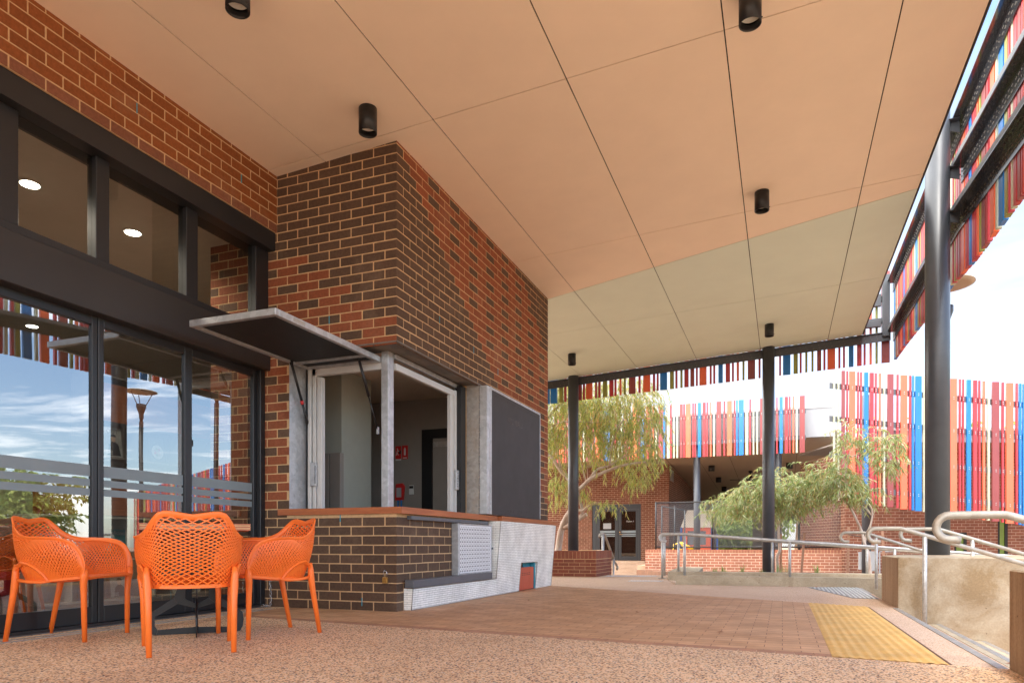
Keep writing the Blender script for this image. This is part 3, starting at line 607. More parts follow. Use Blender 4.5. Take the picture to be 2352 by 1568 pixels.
# door frame and jambs
mb = MB(); mb.rbox(-4.86, 5.44, 0, -4.70, Y0-.003, 2.29); mb.box(-4.84, -3.2, 2.325, -4.72, 5.44, 2.36); mb.box(-4.88, -3.2, .012, -4.66, 5.44, .03)
part(mb, 'door_frame', M['frame'])
dm = [5.44, 4.60, 3.75, 2.87, 2.0, 1.13, .26, -.6, -1.46, -2.3, -3.2]
for i in range(len(dm)-1):
    y1, y0 = dm[i], dm[i+1]; f = MB(); x1 = -4.735 if i % 2 else -4.745; x0_ = x1-.045
    f.rbox(x0_, y0, .03, x1, y0+.045, 2.325); f.rbox(x0_, y1-.045, .03, x1, y1, 2.325); f.rbox(x0_, y0+.045, .03, x1, y1-.045, .15); f.rbox(x0_, y0+.045, 2.225, x1, y1-.045, 2.325)
    d = f.build('sliding_door', M['frame'], bld)
    g = MB(); g.box(x1-.026, y0+.045, .15, x1-.020, y1-.045, 2.225); g.build('pane', M['glass'], d)
    b = MB()
    for z0, z1 in ((1.11, 1.195), (1.038, 1.09), (.968, 1.02)): b.box(x1-.0195, y0+.046, z0, x1-.0185, y1-.046, z1)
    b.build('frosted_band', M['frost'], d)
mb = MB(); mb.box(-4.47, -3.2, .0045, -4.44, 5.3, .0085); mb.box(-4.56, -3.2, .0045, -4.535, 5.3, .0085)
struct('door_track_strip', mb, M['galvd'])

# ------------------------------------------------------------ canopy over the terrace
can = thing('canopy_roof', 'terrace canopy with a panelled peach and khaki soffit on charcoal steel', 'canopy', (-1.5, 5, 4.3))
def cline(x): return 8.76+(1.33-x)*.245                 # where the paint colour changes
xs = [-7.6, -6.4, -5.2, -4.0, -2.805, -1.612, -.40, .80, 1.385]; yy = [-4.0, -.70, 2.35, 5.385, 8.42, 11.47, 14.50]
def clip(poly, f, keep):
    out = []
    for i in range(len(poly)):
        a, b = poly[i], poly[(i+1) % len(poly)]; fa, fb = f(a)*keep, f(b)*keep
        if fa >= 0: out.append(a)
        if fa*fb < 0: t = fa/(fa-fb); out.append((a[0]+(b[0]-a[0])*t, a[1]+(b[1]-a[1])*t))
    return out
sides = {'peach': MB(), 'khaki': MB()}
for i in range(len(xs)-1):
    for j in range(len(yy)-1):
        g = .005; base = [(xs[i]+g, yy[j]+g), (xs[i+1]-g, yy[j]+g), (xs[i+1]-g, yy[j+1]-g), (xs[i]+g, yy[j+1]-g)]
        f = lambda p: p[1]-cline(p[0])
        for k, kp in (('peach', -1), ('khaki', 1)):
            pl = clip(base, lambda p: f(p)-g*kp, kp)
            if len(pl) >= 3 and not (xs[i+1] < -4.6 and yy[j+1] < 8): sides[k].prism([(x, y, zc(x)) for x, y in pl], (0, 0, .009))
for k, m_ in sides.items():
    o = m_.build('soffit', M[k], can); o['label'] = k+' coloured soffit panels'
mb = MB(); mb.prism([(-7.6, -4, zc(-7.6)+.013), (1.385, -4, zc(1.385)+.013), (1.385, 14.5, zc(1.385)+.013), (-7.6, 14.5, zc(-7.6)+.013)], (0, 0, .02)); mb.build('soffit_backing', M['joint'], can)
mb = MB(); mb.prism([(-7.6, -4, zc(-7.6)+.034), (1.40, -4, zc(1.4)+.034), (1.40, 14.53, zc(1.4)+.034), (-7.6, 14.53, zc(-7.6)+.034)], (0, 0, .22)); mb.mi = 1
mb.box(1.387, -4, zc(1.39)-.004, 1.40, 14.50, zc(1.4)+.03)
mb.build('roof_deck', [M['galvd'], M['frame']], can)
# building roof over the cafe block
mb = MB(); mb.box(-13.2, -3.4, 4.31, -7.6, 9.9, 4.5); part(mb, 'roof', M['galvd'])
# soffit downlights
def downlight(lab):
    t = thing('ceiling_downlight', lab, 'ceiling light', (0, 0, 0), 'black can downlights on the canopy soffit')
    b = MB(); b.lathe(0, 0, [(0, 0), (.0755, 0), (.0755, -.205), (.069, -.205), (.066, -.19), (.066, -.165)]); b.tube([(.0755,0,-.175),(.082,0,-.175)], .005, 6); b.build('lamp_body', M['black'], t)
    b = MB(); b.lathe(0, 0, [(.066, -.15), (.05, -.13), (.02, -.12), (.001, -.12)]); b.build('lens', M['lampw'], t); return t
dls = [((-3.26, 3.562), 'black can light on the soffit cut by the top edge left of centre'), ((-3.223, 5.018), 'black can light on the soffit just above the brick servery corner'),
       ((-.208, 5.114), 'black can light on the soffit cut by the top edge right of centre'), ((-.206, 8.026), 'black can light straddling the joint before the khaki panels'),
       ((-.211, 12.913), 'small black can light on the khaki soffit above the middle column'), ((-3.72, 12.797), 'far black can light on the khaki soffit right of the brick wall end')]
d0 = None
for (p, lab) in dls:
    if d0 is None: d0 = downlight(lab); d0.location = (p[0], p[1], zc(p[0])); ORG[d0.name] = Vector((0,0,0))
    else: copy_tree(d0, (p[0], p[1], zc(p[0])), 0, lab)
# columns
def column(x, y, z0, z1, lab, r=.1125, grp=None, cap=False):
    b = MB(); b.org = Vector((x, y, z0)); b.tube([(x, y, z0), (x, y, z1)], r, 40)
    if cap: b.rbox(x-.16, y-.16, z0-.002, x+.16, y+.16, z0+.012)
    return tag(b.build('steel_column', M['steel']), lab, 'column', grp)
column(1.66, 9.26, .486, zc(1.4)+1.1, 'big charcoal steel column standing on the concrete wall end', .126)
column(-.25, 14.42, -.3, zc(-.25)+.02, 'charcoal steel column in the middle behind the ramp handrails')
column(-4.16, 14.42, .1, zc(-4.16)+.02, 'charcoal steel column in the brick planter in front of the white trunk')
# ------------------------------------------------------------ batten screens
def bolts(mb, x, y, z, nx, ny, r=.009):
    """small domed bolt head at x,y,z facing (nx,ny)"""
    a = Vector((x, y, z)); n = Vector((nx, ny, 0)); mb.tube([a, a+n*.006], r, 6)
# near screen, far side (plane Y = 14.66 beam, battens behind)
scr = thing('batten_screen', 'coloured batten screen hanging from the bolted beam at the far edge of the canopy', 'screen', (-1.5, 14.7, 4.2))
def bz(x): return zc(x)+.0
b = MB()
b.prism([(-7.6, 14.54, zc(-7.6)-.005), (1.86, 14.54, zc(1.86)-.005), (1.86, 14.54, zc(1.86)-.165), (-7.6, 14.54, zc(-7.6)-.165)], (0, .012, 0))
b.prism([(-7.6, 14.50, zc(-7.6)-.017), (1.75, 14.50, zc(1.75)-.017), (1.75, 14.54, zc(1.75)-.017), (-7.6, 14.54, zc(-7.6)-.017)], (0, 0, .012))
NEAR = [(-4.81,.049,'b'),(-4.74,.145,'b'),(-4.54,.087,'o'),(-4.43,.049,'r'),(-4.33,.06,'c'),(-4.24,.05,'r'),(-4.12,.085,'m'),(-4.01,.045,'r'),(-3.94,.138,'O'),(-3.74,.042,'r'),(-3.67,.047,'r'),(-3.57,.091,'o'),(-3.43,.088,'r'),(-3.32,.042,'r'),(-3.21,.04,'O'),(-3.12,.044,'o'),(-3.01,.137,'m'),(-2.81,.045,'r'),(-2.71,.146,'O'),(-2.51,.047,'r'),(-2.43,.039,'r'),(-2.36,.141,'b'),(-2.16,.08,'o'),(-2.05,.042,'r'),(-1.95,.044,'o'),(-1.87,.085,'r'),(-1.75,.078,'m'),(-1.64,.038,'r'),(-1.57,.14,'O'),(-1.37,.04,'r'),(-1.3,.04,'r'),(-1.2,.085,'b'),(-1.06,.085,'r'),(-.94,.039,'r'),(-.85,.045,'O'),(-.74,.039,'o'),(-.64,.139,'m'),(-.44,.041,'r'),(-.3,.14,'O'),(-.06,.037,'r'),(.01,.137,'b'),(.2,.08,'o'),(.31,.039,'r'),(.41,.042,'o'),(.52,.039,'o'),(.62,.075,'m'),(.73,.039,'r'),(.8,.137,'O'),(.99,.038,'r'),(1.07,.036,'r'),(1.17,.081,'b'),(1.31,.08,'r'),(1.42,.037,'r'),(1.52,.04,'O'),(1.62,.039,'o'),(1.72,.138,'m')]
NEAR = [(x-2.37, w, c) for x, w, c in NEAR[:21] if x-2.37 > -7.3 and x-2.37 < -4.9] + NEAR
b.mi = 1
for x, w, c in NEAR:
    if w > .1 or 1:
        xx = x+w/2; z = zc(xx)-.085
        bolts(b, xx-.012, 14.54, z+.028, 0, -1, .008); bolts(b, xx+.008, 14.54, z-.028, 0, -1, .008)
b.build('beam', [M['steel'], M['boltd']], scr)
up = MB()
for z in (4.62, 5.02): up.rbox(.3, 14.552, z+.07, 1.76, 14.60, z+.17)
up.build('upper_rail', M['steel'], scr)
for x, w, c in NEAR:
    zb = 3.98+.0448*(x-1.77); t = MB(); t.rbox(x, 14.625, zb, x+w, 14.675, 5.62+.03*x, .003); t.build('batten', M['bat_'+c], scr)
# side screen along X = 1.86 -------------------------------------------------
scs = thing('batten_screen', 'long screen of coloured battens and three bolted rails along the right edge of the canopy', 'screen', (1.86, 8, 4.3))
XI, XO = 1.80, 1.91
def interp(tab, y):
    if y <= tab[0][0]: return tab[0][1]+(y-tab[0][0])*(tab[1][1]-tab[0][1])/(tab[1][0]-tab[0][0])
    for (a, za), (c, zc_) in zip(tab, tab[1:]):
        if y <= c: return za+(zc_-za)*(y-a)/(c-a)
    return tab[-1][1]
Z3 = [(3.6,3.84),(6.69,4.133),(9.36,4.405),(10.8,4.44),(14.6,4.53)]; Z2 = [(3.6,4.395),(6.69,4.673),(9.36,4.91)]; ZB = [(3.6,3.49),(7.2,3.60),(8.84,3.66),(9.97,3.77),(11.6,3.86),(13.4,3.96),(14.66,4.0)]
UNIT = [(-2.36,.141,'b'),(-2.16,.08,'o'),(-2.05,.042,'r'),(-1.95,.044,'o'),(-1.87,.085,'r'),(-1.75,.078,'m'),(-1.64,.038,'r'),(-1.57,.14,'O'),(-1.37,.04,'r'),(-1.3,.04,'r'),(-1.2,.085,'b'),(-1.06,.085,'r'),(-.94,.039,'r'),(-.85,.045,'O'),(-.74,.039,'o'),(-.64,.139,'m'),(-.44,.041,'r'),(-.3,.14,'O'),(-.1,.04,'c')]
SB = []
y = 14.55; k = 0
while y > 3.2:
    x, w, c = UNIT[k % len(UNIT)]; nx = UNIT[(k+1) % len(UNIT)][0]+(2.37 if (k+1) % len(UNIT) == 0 else 0)
    SB.append((y-w, w, 'c' if c == 'o' and k % 3 == 0 else c)); y -= (nx-x)*.94; k += 1
def rail(tab, y0, y1, lip=.055, name='rail'):
    m_ = MB(); n = 1 if callable(tab) else max(1, int((y1-y0)/1.0))
    f = tab if callable(tab) else (lambda v: interp(tab, v))
    n = max(1, int((y1-y0)/1.0))
    for i in range(n):
        a, c_ = y0+(y1-y0)*i/n, y0+(y1-y0)*(i+1)/n; za, zb_ = f(a), f(c_)
        m_.prism([(XI, a, za), (XO, a, za), (XO, a, za-.012), (XI, a, za-.012)], (0, c_-a, zb_-za))
        m_.prism([(XO-.012, a, za-.012), (XO, a, za-.012), (XO, a, za-.185), (XO-.012, a, za-.185)], (0, c_-a, zb_-za))
        m_.mi = 2; m_.prism([(XI, a, za), (XI+.010, a, za), (XI+.010, a, za+lip), (XI, a, za+lip)], (0, c_-a, zb_-za)); m_.mi = 0
    m_.mi = 1
    for yb, w, c in SB:
        if y0 < yb < y1:
            z = f(yb+w/2)-.10
            for dy in ((-.012, .012) if w < .1 else (-.04, .04)): bolts(m_, XO-.012, yb+w/2+dy, z+.026, -1, 0, .0085); bolts(m_, XO-.012, yb+w/2+dy+.01, z-.026, -1, 0, .0085)
    return m_.build(name, [M['steelg'], M['boltd'], mat('lit_rail_lip', (.13,.135,.14), .4)], scs)  # lip is a lighter steel: the light on its face is put into the colour
rail(lambda v: 5.434, 3.2, 14.6, .012); rail(Z2, 3.2, 9.3); rail(Z3, 3.2, 14.6)
for yb, w, c in SB:
    t = MB(); t.rbox(XO+.002, yb, interp(ZB, yb+w/2), XO+.052, yb+w, 5.46, .003); t.build('batten', M['bat_'+c], scs)
m_ = MB(); m_.rbox(1.72, 14.47, 4.43, 1.84, 14.59, 5.56); m_.rbox(.9, 14.50, 4.62, 1.70, 14.58, 4.74) ; m_.rbox(1.0, 14.50, 5.0, 1.70, 14.58, 5.22)
m_.build('corner_post', M['steel'], scs)
for z in (5.434, 4.90, 4.40):
    m_ = MB(); m_.rbox(1.70, 9.18, z-.022, 1.87, 9.34, z-.012, .003); m_.prism([(1.76, 9.255, z-.022), (1.88, 9.255, z-.022), (1.88, 9.255, z-.15), (1.76, 9.255, z-.11)], (0, .01, 0)); m_.build('bracket', M['steel'], scs)

# far screens -------------------------------------------------------------
def sheetscreen(name, lab, origin, rotz, items, top, bot, rails, ext=(0,0), depth=.045):
    """local x along the screen, local -y faces the viewer"""
    t = thing(name, lab, 'screen', origin); t.rotation_euler = (0, 0, rotz); ORG[t.name] = Vector((0,0,0))
    x0 = min(i[0] for i in items)-.08+ext[0]; x1 = max(i[0]+i[1] for i in items)+.03+ext[1]
    for r in rails:
        m_ = MB(); m_.prism([(x0, .05, r(x0)+.07), (x1, .05, r(x1)+.07), (x1, .05, r(x1)-.07), (x0, .05, r(x0)-.07)], (0, .03, 0)); m_.build('rail', M['greyp'], t)
    for x, w, c in items:
        m_ = MB(); xm = x+w/2; m_.rbox(x, -depth+.05, bot(xm), x+w, .0495, top(xm), .002); m_.mi = 1
        for r in rails:
            for dz in (-.022, .022): bolts(m_, xm, .05-depth, r(xm)+dz-.01, 0, -1, .011)
        m_.build('batten', [M['bat_'+c], M['bolt']], t)
    return t
A = [(-3.57,.091,'c'),(-3.47,.057,'r'),(-3.37,.057,'c'),(-3.26,.057,'c'),(-3.15,.093,'m'),(-3.04,.056,'r'),(-2.96,.159,'p'),(-2.75,.05,'r'),(-2.68,.05,'r'),(-2.57,.094,'b'),(-2.42,.096,'r'),(-2.3,.049,'r'),(-2.19,.046,'p'),(-2.09,.054,'c'),(-1.99,.148,'m'),(-1.77,.053,'r'),(-1.66,.15,'p'),(-1.45,.048,'r'),(-1.38,.048,'b'),(-1.3,.148,'b'),(-1.1,.087,'c'),(-.98,.05,'r'),(-.88,.049,'c'),(-.77,.052,'c'),(-.66,.098,'m'),(-.5,.05,'r'),(-.38,.15,'O'),(-.18,.043,'r'),(-.08,.089,'b'),(.07,.094,'r'),(.19,.048,'r'),(.3,.043,'p'),(.39,.055,'c'),(.5,.149,'m')]
A = [(x-4.34, w, 'O' if c == 'p' else c) for x, w, c in A if x-4.34 < -3.7] + A
A.append((-3.69, .06, 'b'))
sheetscreen('batten_screen', 'far screen of coloured battens hung in front of the white fascia behind the gum tree', (0, 23.5, 0), 0, A, lambda x: 5.21, lambda x: 3.447, [lambda x: 4.74, lambda x: 3.92])
B = [(7.99,.038,'c'),(8.09,.041,'c'),(8.19,.082,'m'),(8.31,.038,'r'),(8.38,.147,'p'),(8.58,.038,'r'),(8.65,.041,'r'),(8.75,.098,'b'),(8.89,.095,'r'),(9.02,.041,'r'),(9.12,.044,'p'),(9.23,.038,'c'),(9.33,.147,'m'),(9.56,.044,'r'),(9.66,.158,'p'),(9.87,.046,'r'),(9.94,.044,'b'),(10.02,.155,'b'),(10.22,.041,'c'),(10.36,.09,'r'),(10.55,.05,'c'),(10.68,.1,'m'),(10.83,.03,'r'),(10.89,.163,'p'),(11.11,.041,'r'),(11.19,.041,'r'),(11.3,.101,'b'),(11.46,.095,'r'),(11.59,.049,'r'),(11.7,.052,'p'),(11.82,.049,'c'),(11.93,.174,'m'),(12.17,.052,'r'),(12.28,.177,'p'),(12.52,.046,'r'),(12.6,.054,'b'),(12.69,.15,'b'),(12.9,.04,'c'),(13.0,.08,'m')]
TH = R(21.092)
# local x axis = camera lateral; origin placed 17.4 m ahead of the camera
oB = (-math.sin(TH)*17.4, math.cos(TH)*17.4, 0)
lerp = lambda a, b, x0, x1: (lambda x: a+(b-a)*(x-x0)/(x1-x0))
topB = lerp(4.93, 4.59, 7.99, 12.71); botB = lerp(1.65, 1.08, 8.48, 12.7)
sheetscreen('batten_screen', 'tall screen of bright coloured battens on four rails in front of the right brick wall', oB, TH, B, topB, botB, [lerp(4.55,4.09,7.95,12.5), lerp(3.73,3.31,7.95,12.27), lerp(2.78,2.42,8.5,12.24), lerp(2.01,1.59,8.5,12.27)], ext=(0,.1))
CC = []
x = 13.2; k = 0
rc = random.Random(5)
while x < 36 and len(CC) < 98:
    w = rc.choice([.05,.05,.1,.1,.16]); CC.append((x, w, rc.choice('cmrprrbcpmrbo'))); x += w+rc.choice([.06,.08,.12])
sheetscreen('batten_screen', 'coloured batten screen seen only as a reflection in the sliding doors', oB, TH, CC, lambda x: 4.55-.07*(x-13), lambda x: max(.2, 1.05-.05*(x-13)), [lambda x: 4.05-.07*(x-13), lambda x: 2.5-.04*(x-13)])
# ------------------------------------------------------------ ground, paving, steps
mb = MB(); mb.box(-250, -120, -.80, 300, 400, -.74); struct('ground', mb, M['land'])
mb = MB(); mb.prism([(-14, 9, -.705), (14, 9, -.705), (14, -9, -.705), (60, -9, -.705), (60, 60, -.705), (-14, 60, -.705)], (0, 0, .005)); struct('courtyard_ground', mb, M['court'])
DK = [(-13.5, -9), (1.03, -9), (1.03, 10.95), (-1.53, 10.83), (-1.83, 12.13), (-1.95, 14.05), (-3.369, 13.573), (-8, 12.0), (-13.5, 10.2)]
mb = MB(); mb.prism([(x, y, -.78) for x, y in DK], (0, 0, .78)); struct('terrace', mb, M['peb2'])
def el(x): return 4.14+(.257-x)*.1195        # near edge of the clay paving
mb = MB(); mb.prism([(-4.86, -9, .0012), (1.029, -9, .0012), (1.029, 4.05, .0012), (.257, el(.257)-.002, .0012), (-4.44, el(-4.44)-.002, .0012), (-4.44, 5.49, .0012), (-4.86, 5.49, .0012)], (0, 0, .0028)); struct('aggregate_paving', mb, M['peb'])
mb = MB(); mb.prism([(-4.438, el(-4.438)+.105, .0012), (.249, el(.257)+.103, .0012), (.249, 7.865, .0012), (-1.45, 8.82, .0012), (-3.13, 9.745, .0012), (X0-.02, 9.79, .0012), (X0-.02, Y0-.01, .0012), (-4.438, Y0-.01, .0012)], (0, 0, .0032)); struct('clay_paving', mb, M['paver'])
mb = MB(); x = -4.436; 
while x < .245:
    x1 = min(x+.0965, .249); mb.col = jit((.38, .19, .11), .14); mb.rbox(x, 0, 0, x1, .1, .003, .001); n = len(mb.v)
    mb.v[n-24:] = [(a, b_*1.0+el(a), .0012+c_*1.07) for a, b_, c_ in mb.v[n-24:]]; x += .1
struct('paving_border', mb, M['paver1'])
# yellow ribbed tactile strip
mb = MB(); mb.sm = True
def ygrid(x0a, x0b, x1a, x1b, n=40):
    rows = []
    for j in range(2):
        for i in range(n*4+1):
            t = i/(n*4); xa = x0a+(x1a-x0a)*t; xb = x0b+(x1b-x0b)*t; ya = 4.135-(xa-.257)*.125; yb = 7.855-(xb-.25)*.56
            zz_ = .0052+.0042*(1-math.cos(2*math.pi*t*5))/2*(1 if 0 < i < n*4 else 0)
            rows.append((xa, ya, zz_) if j == 0 else (xb, yb, zz_))
    m_ = n*4+1; mb._add(rows, [(i, i+1, m_+i+1, m_+i) for i in range(m_-1)])
ygrid(.258, .252, .517, .507); ygrid(.523, .513, .780, .762)
mb.sm = False; mb.mi = 1; mb.prism([(.252, 4.137, .0022), (.784, 4.07, .0022), (.77, 7.56, .0022), (.247, 7.853, .0022)], (0, 0, .002)); 
mb.mi = 2; mb.prism([(.782, 4.075, .001), (.800, 4.073, .001), (.784, 7.545, .001), (.768, 7.556, .001)], (0, 0, .0025))
tag(mb.build('tactile_strip', [M['yellow'], M['yellow'], mat('grout_dirt', (.12,.05,.025), .9)]), 'yellow ribbed tactile strip beside the top step', 'tactile paving')
# steps down to the courtyard on the right (two flights) and far steps up to the door
def flight(y0, y1):
    mb = MB()
    for i in range(5): mb.box(1.03+.355*i, y0, -.74, 1.03+.355*(i+1), y1, -.14*(i+1)); mb.mi = 0
    mb.mi = 1; mb.box(.983, y0, .0003, 1.028, y1, .0042)
    for i in range(4): xe = 1.03+.355*(i+1); mb.mi = 2; mb.box(xe-.10, y0, -.14*(i+1)+.0003, xe-.045, y1, -.14*(i+1)+.003); mb.mi = 1; mb.box(xe-.045, y0, -.14*(i+1)+.0003, xe, y1, -.14*(i+1)+.004)
    mb.mi = 2; mb.box(1.0282, y0, -.13, 1.036, y1, -.0005); return mb
struct('steps', flight(4.052, 7.545), [M['peb2'], M['galvd'], M['conck']]); struct('steps', flight(9.61, 10.80), [M['peb2'], M['galvd'], M['conck']])
mb = MB(); mb.prism([(1.03, 4.05, -.74), (14, 4.05, -.74), (14, 4.049, -.74), (1.03, 4.049, -.74)], (0, 0, .001)); 
mb = MB()
for i in range(4): mb.box(-8.2, 29.28-.32*(i+1), -.70, -5.3, 29.28-.32*i, -.08-.155*i)
struct('steps', mb, M['peb2'])
mb = MB(); mb.box(-12, 29.3, -.7, -4.4, 43, -.08); mb.box(-4.4, 22.7, -.7, 6, 43, -.08); struct('floor', mb, M['court'])
# concrete walls, kerbs
def conc(name, lab, polys, z0, z1, mats, cat='concrete wall', bev=0, endmat=True):
    mb = MB(); mb.prism([(x, y, z0) for x, y in polys], (0, 0, z1-z0-.008)); c = Vector((sum(p[0] for p in polys)/len(polys), sum(p[1] for p in polys)/len(polys), 0))
    ins = [((x-c.x)*(1-.012/max(abs(x-c.x), .05))+c.x, (y-c.y)*(1-.008/max(abs(y-c.y), .05))+c.y, z1) for x, y in polys]; outp = [(x, y, z1-.008) for x, y in polys]; n = len(polys)
    mb._add(outp+ins, [tuple(range(n, 2*n))]+[(i, (i+1) % n, n+(i+1) % n, n+i) for i in range(n)])
    o = mb.build(name, mats); tag(o, lab, cat)
    if len(mats) > 1:
        for p in o.data.polygons:
            if p.normal.x < -.9: p.material_index = 1
    return o
conc('concrete_wall', 'stained concrete wall end under the big column between the two stairs', [(1.03, 7.55), (7, 7.55), (7, 9.6), (1.36, 9.6), (1.02, 8.66)], -.76, .486, [M['conc'], M['concf']])
conc('concrete_wall', 'brown concrete wall end cut by the right edge of the picture', [(1.03, 1.0), (7, 1.0), (7, 4.048), (1.03, 4.048)], -.76, .488, [M['conc'], M['concf']])
conc('concrete_kerb', 'long low concrete kerb in front of the ramp handrails', [(-1.51, 10.81), (8, 11.28), (8, 11.44), (-1.51, 10.97)], -.76, .136, [M['conck'], M['concf']], 'kerb')
mb = MB(); mb.prism([(-1.51, 10.972, -.76), (8, 11.442, -.76), (8, 12.45, -.76), (-1.82, 12.1, -.76)], (0, 0, .76)); 
for i, v in enumerate(mb.v):
    if v[2] > -.1: mb.v[i] = (v[0], v[1], -.0005-.07*max(0, v[0]+1.4))
struct('ramp', mb, M['peb2'])
conc('concrete_kerb', 'low concrete kerb around the garden bed behind the ramp', [(-1.82, 12.1), (8, 12.5), (8, 12.68), (-1.35, 12.32), (-1.5, 14.6), (-1.98, 14.6)], -.76, .146, [M['conck']], 'kerb')
mb = MB(); mb.prism([(-1.6, 12.3, -.72), (8, 12.65, -.72), (8, 22.6, -.72), (-4.4, 22.6, -.72), (-1.9, 14.5, -.72)], (0, 0, .7))
for i, v in enumerate(mb.v):
    if v[2] > -.5: mb.v[i] = (v[0], v[1], .09-.03*(v[1]-12.3))
struct('garden_bed', mb, M['soil'])
# ribbed grey tactile mat and white tactile bars
mb = MB(); P5 = [(.33, 10.72), (.84, 10.92), (1.0, 10.9), (1.0, 8.72), (.74, 8.75)]
def inside(x, y):
    c = False; n = len(P5)
    for i in range(n):
        (x1, y1), (x2, y2) = P5[i], P5[(i+1) % n]
        if (y1 > y) != (y2 > y) and x < (x2-x1)*(y-y1)/(y2-y1)+x1: c = not c
    return c
mb.prism([(x, y, .001) for x, y in P5], (0, 0, .003)); mb.mi = 1
for i in range(16):
    for j in range(50):
        x, y = .33+i*.045, 8.7+j*.045
        if inside(x, y) and inside(x-.015, y-.015) and inside(x+.015, y+.015):
            mb._add([(x+r_*math.cos(a), y+r_*math.sin(a), z_) for r_, z_ in ((.016, .004), (.011, .009)) for a in [k*math.pi/3 for k in range(6)]], [(0,1,7,6),(1,2,8,7),(2,3,9,8),(3,4,10,9),(4,5,11,10),(5,0,6,11),(6,7,8,9,10,11)])
tag(mb.build('tactile_mat', [M['greyp'], M['galv']]), 'grey studded tactile mat at the head of the second stair', 'tactile paving')
for lab, (x0, y0, x1, y1, n, L_) in (('long row of white tactile bars along the edge of the terrace', (-3.12, 13.15, -2.25, 13.46, 22, .30)), ('short row of white tactile bars nearest the handrail post', (-2.35, 11.55, -1.86, 11.7, 12, .30))):
    mb = MB()
    for i in range(n):
        t = i/(n-1); x = x0+(x1-x0)*t; y = y0+(y1-y0)*t; mb.rbox(x-.011, y-L_/2, .0004, x+.011, y+L_/2, .007, .003)
    tag(mb.build('tactile_bars', M['tactw']), lab, 'tactile paving')
# leaves on the paving
lf = [(-2.55, 7.1), (-1.2, 6.2), (-.4, 5.0), (-2.9, 12.2), (.3, 6.9), (-.1, 11.0), (1.06, 4.2), (-2.6, 11.9), (.1, 10.72), (.45, 10.78), (-1.0, 10.55), (-3.2, 12.4)]
for i, (x, y) in enumerate(lf):
    a = rnd.uniform(0, 6); mb = MB(); d = Vector((math.cos(a), math.sin(a), 0)); n_ = Vector((-d.y, d.x, 0)); c = Vector((x, y, .007)); s_ = rnd.uniform(.022, .04)
    mb.org = c; mb._add([c-d*s_, c+n_*s_*.35+Vector((0,0,.008)), c+d*s_+Vector((0,0,.004)), c-n_*s_*.35+Vector((0,0,.002))], [(0,1,2,3)])
    o = mb.build('fallen_leaf', M['timber']); tag(o, 'dry brown gum leaf lying on the paving', 'leaf', 'dry leaves scattered on the paving')

# ------------------------------------------------------------ handrails
def hook(x, y, z, r=.062):
    """start of a rail: end under the pipe, semicircle back up to (x+r, y, z)"""
    return [(x+r+.045, y, z-2*r-.004), (x+r+.02, y, z-2*r)]+[(x+r-r*math.sin(a), y, z-r-r*math.cos(a)) for a in [math.pi*k/9 for k in range(10)]]
PR = .0205
def stair_rail(lab, y, xh, zt, xk, xe, slope, posts, m_=None, r=PR):
    t = thing('handrail', lab, 'handrail', (xk, y, -.14)); b = MB()
    pts = hook(xh, y, zt)+[(xk-.05, y, zt), (xk, y, zt-.002), (xk+.05, y, zt-.05*slope)]+[(xe, y, zt-(xe-xk)*slope)]
    b.tube(pts, r, 16); b.build('rail', m_ or M['pipe2'], t)
    for xp, zb in posts: p = MB(); p.tube([(xp, y, zb), (xp, y, zt-max(0, xp-xk)*slope-.012)], r*.98, 16); p.build('post', M['pipe'], t)
    return t
stair_rail('thick stained handrail with a hooked end beside the wall on the right edge', 4.13, .735, .757, 1.035, 3.0, .36, [(1.62, -.28), (2.6, -.56)])
stair_rail('galvanised handrail with a hooked end in front of the big column', 7.40, .755, .756, 1.03, 3.0, .335, [(1.225, -.14), (2.5, -.6)])
stair_rail('galvanised handrail over the second stair behind the concrete wall', 10.66, .75, .768, 1.045, 3.0, .36, [(1.19, -.002), (2.5, -.6)])
stair_rail('short galvanised handrail hook behind the big column', 8.78, 1.22, .775, 1.58, 3.4, .345, [(1.9, -.4), (2.8, -.6)])
t = thing('handrail', 'front ramp handrail on the long low kerb', 'handrail', (0, 10.9, .13))
def ry(x): return 10.89+.0495*(x+1.51)
def rz(x): return .765-.0745*(x+1.39) if x > -1.39 else .765
b = MB(); hk = hook(-1.76, 0, .765, .055); b.tube([(x, ry(x), z) for x, y, z in hk]+[(x, ry(x), rz(x)) for x in (-1.45, -1.3, 0, 2, 5, 7.5)], PR, 14); b.build('rail', M['pipe'], t)
for x in (-1.39, .10, 1.46, 2.9, 4.4, 5.9): b = MB(); b.tube([(x, ry(x), .13), (x, ry(x), rz(x)-.01)], PR*.97, 14); b.build('post', M['pipe'], t)
t = thing('handrail', 'rear ramp handrail that turns the corner to run down the terrace steps', 'handrail', (0, 12.25, .13))
def ry2(x): return 12.25+.041*(x+1.8)
def rz2(x): return .775-.08*max(0, x+1.6)
b = MB(); b.tube([(-2.45, 15.6, .10), (-2.40, 15.3, .16), (-2.33, 14.9, .36), (-2.2, 14.1, .74), (-2.16, 13.9, .775), (-2.03, 12.8, .778), (-2.01, 12.62, .778), (-1.96, 12.57, .778), (-1.9, 12.50, .776)]+[(x, ry2(x), rz2(x)) for x in (-1.7, -1.5, 0, 2, 5, 7.5)], PR, 14); b.build('rail', M['pipe2'], t)
for x in (-1.665, -.155, 1.25, 2.7, 4.2, 5.7): b = MB(); b.tube([(x, ry2(x), .14), (x, ry2(x), rz2(x)-.01)], PR*.97, 14); b.build('post', M['pipe'], t)
b = MB(); b.tube([(-1.99, 12.57, 0), (-1.99, 12.57, .768)], PR, 14); b.rbox(-2.06, 12.50, .0005, -1.92, 12.64, .010); b.build('post', M['pipe'], t)
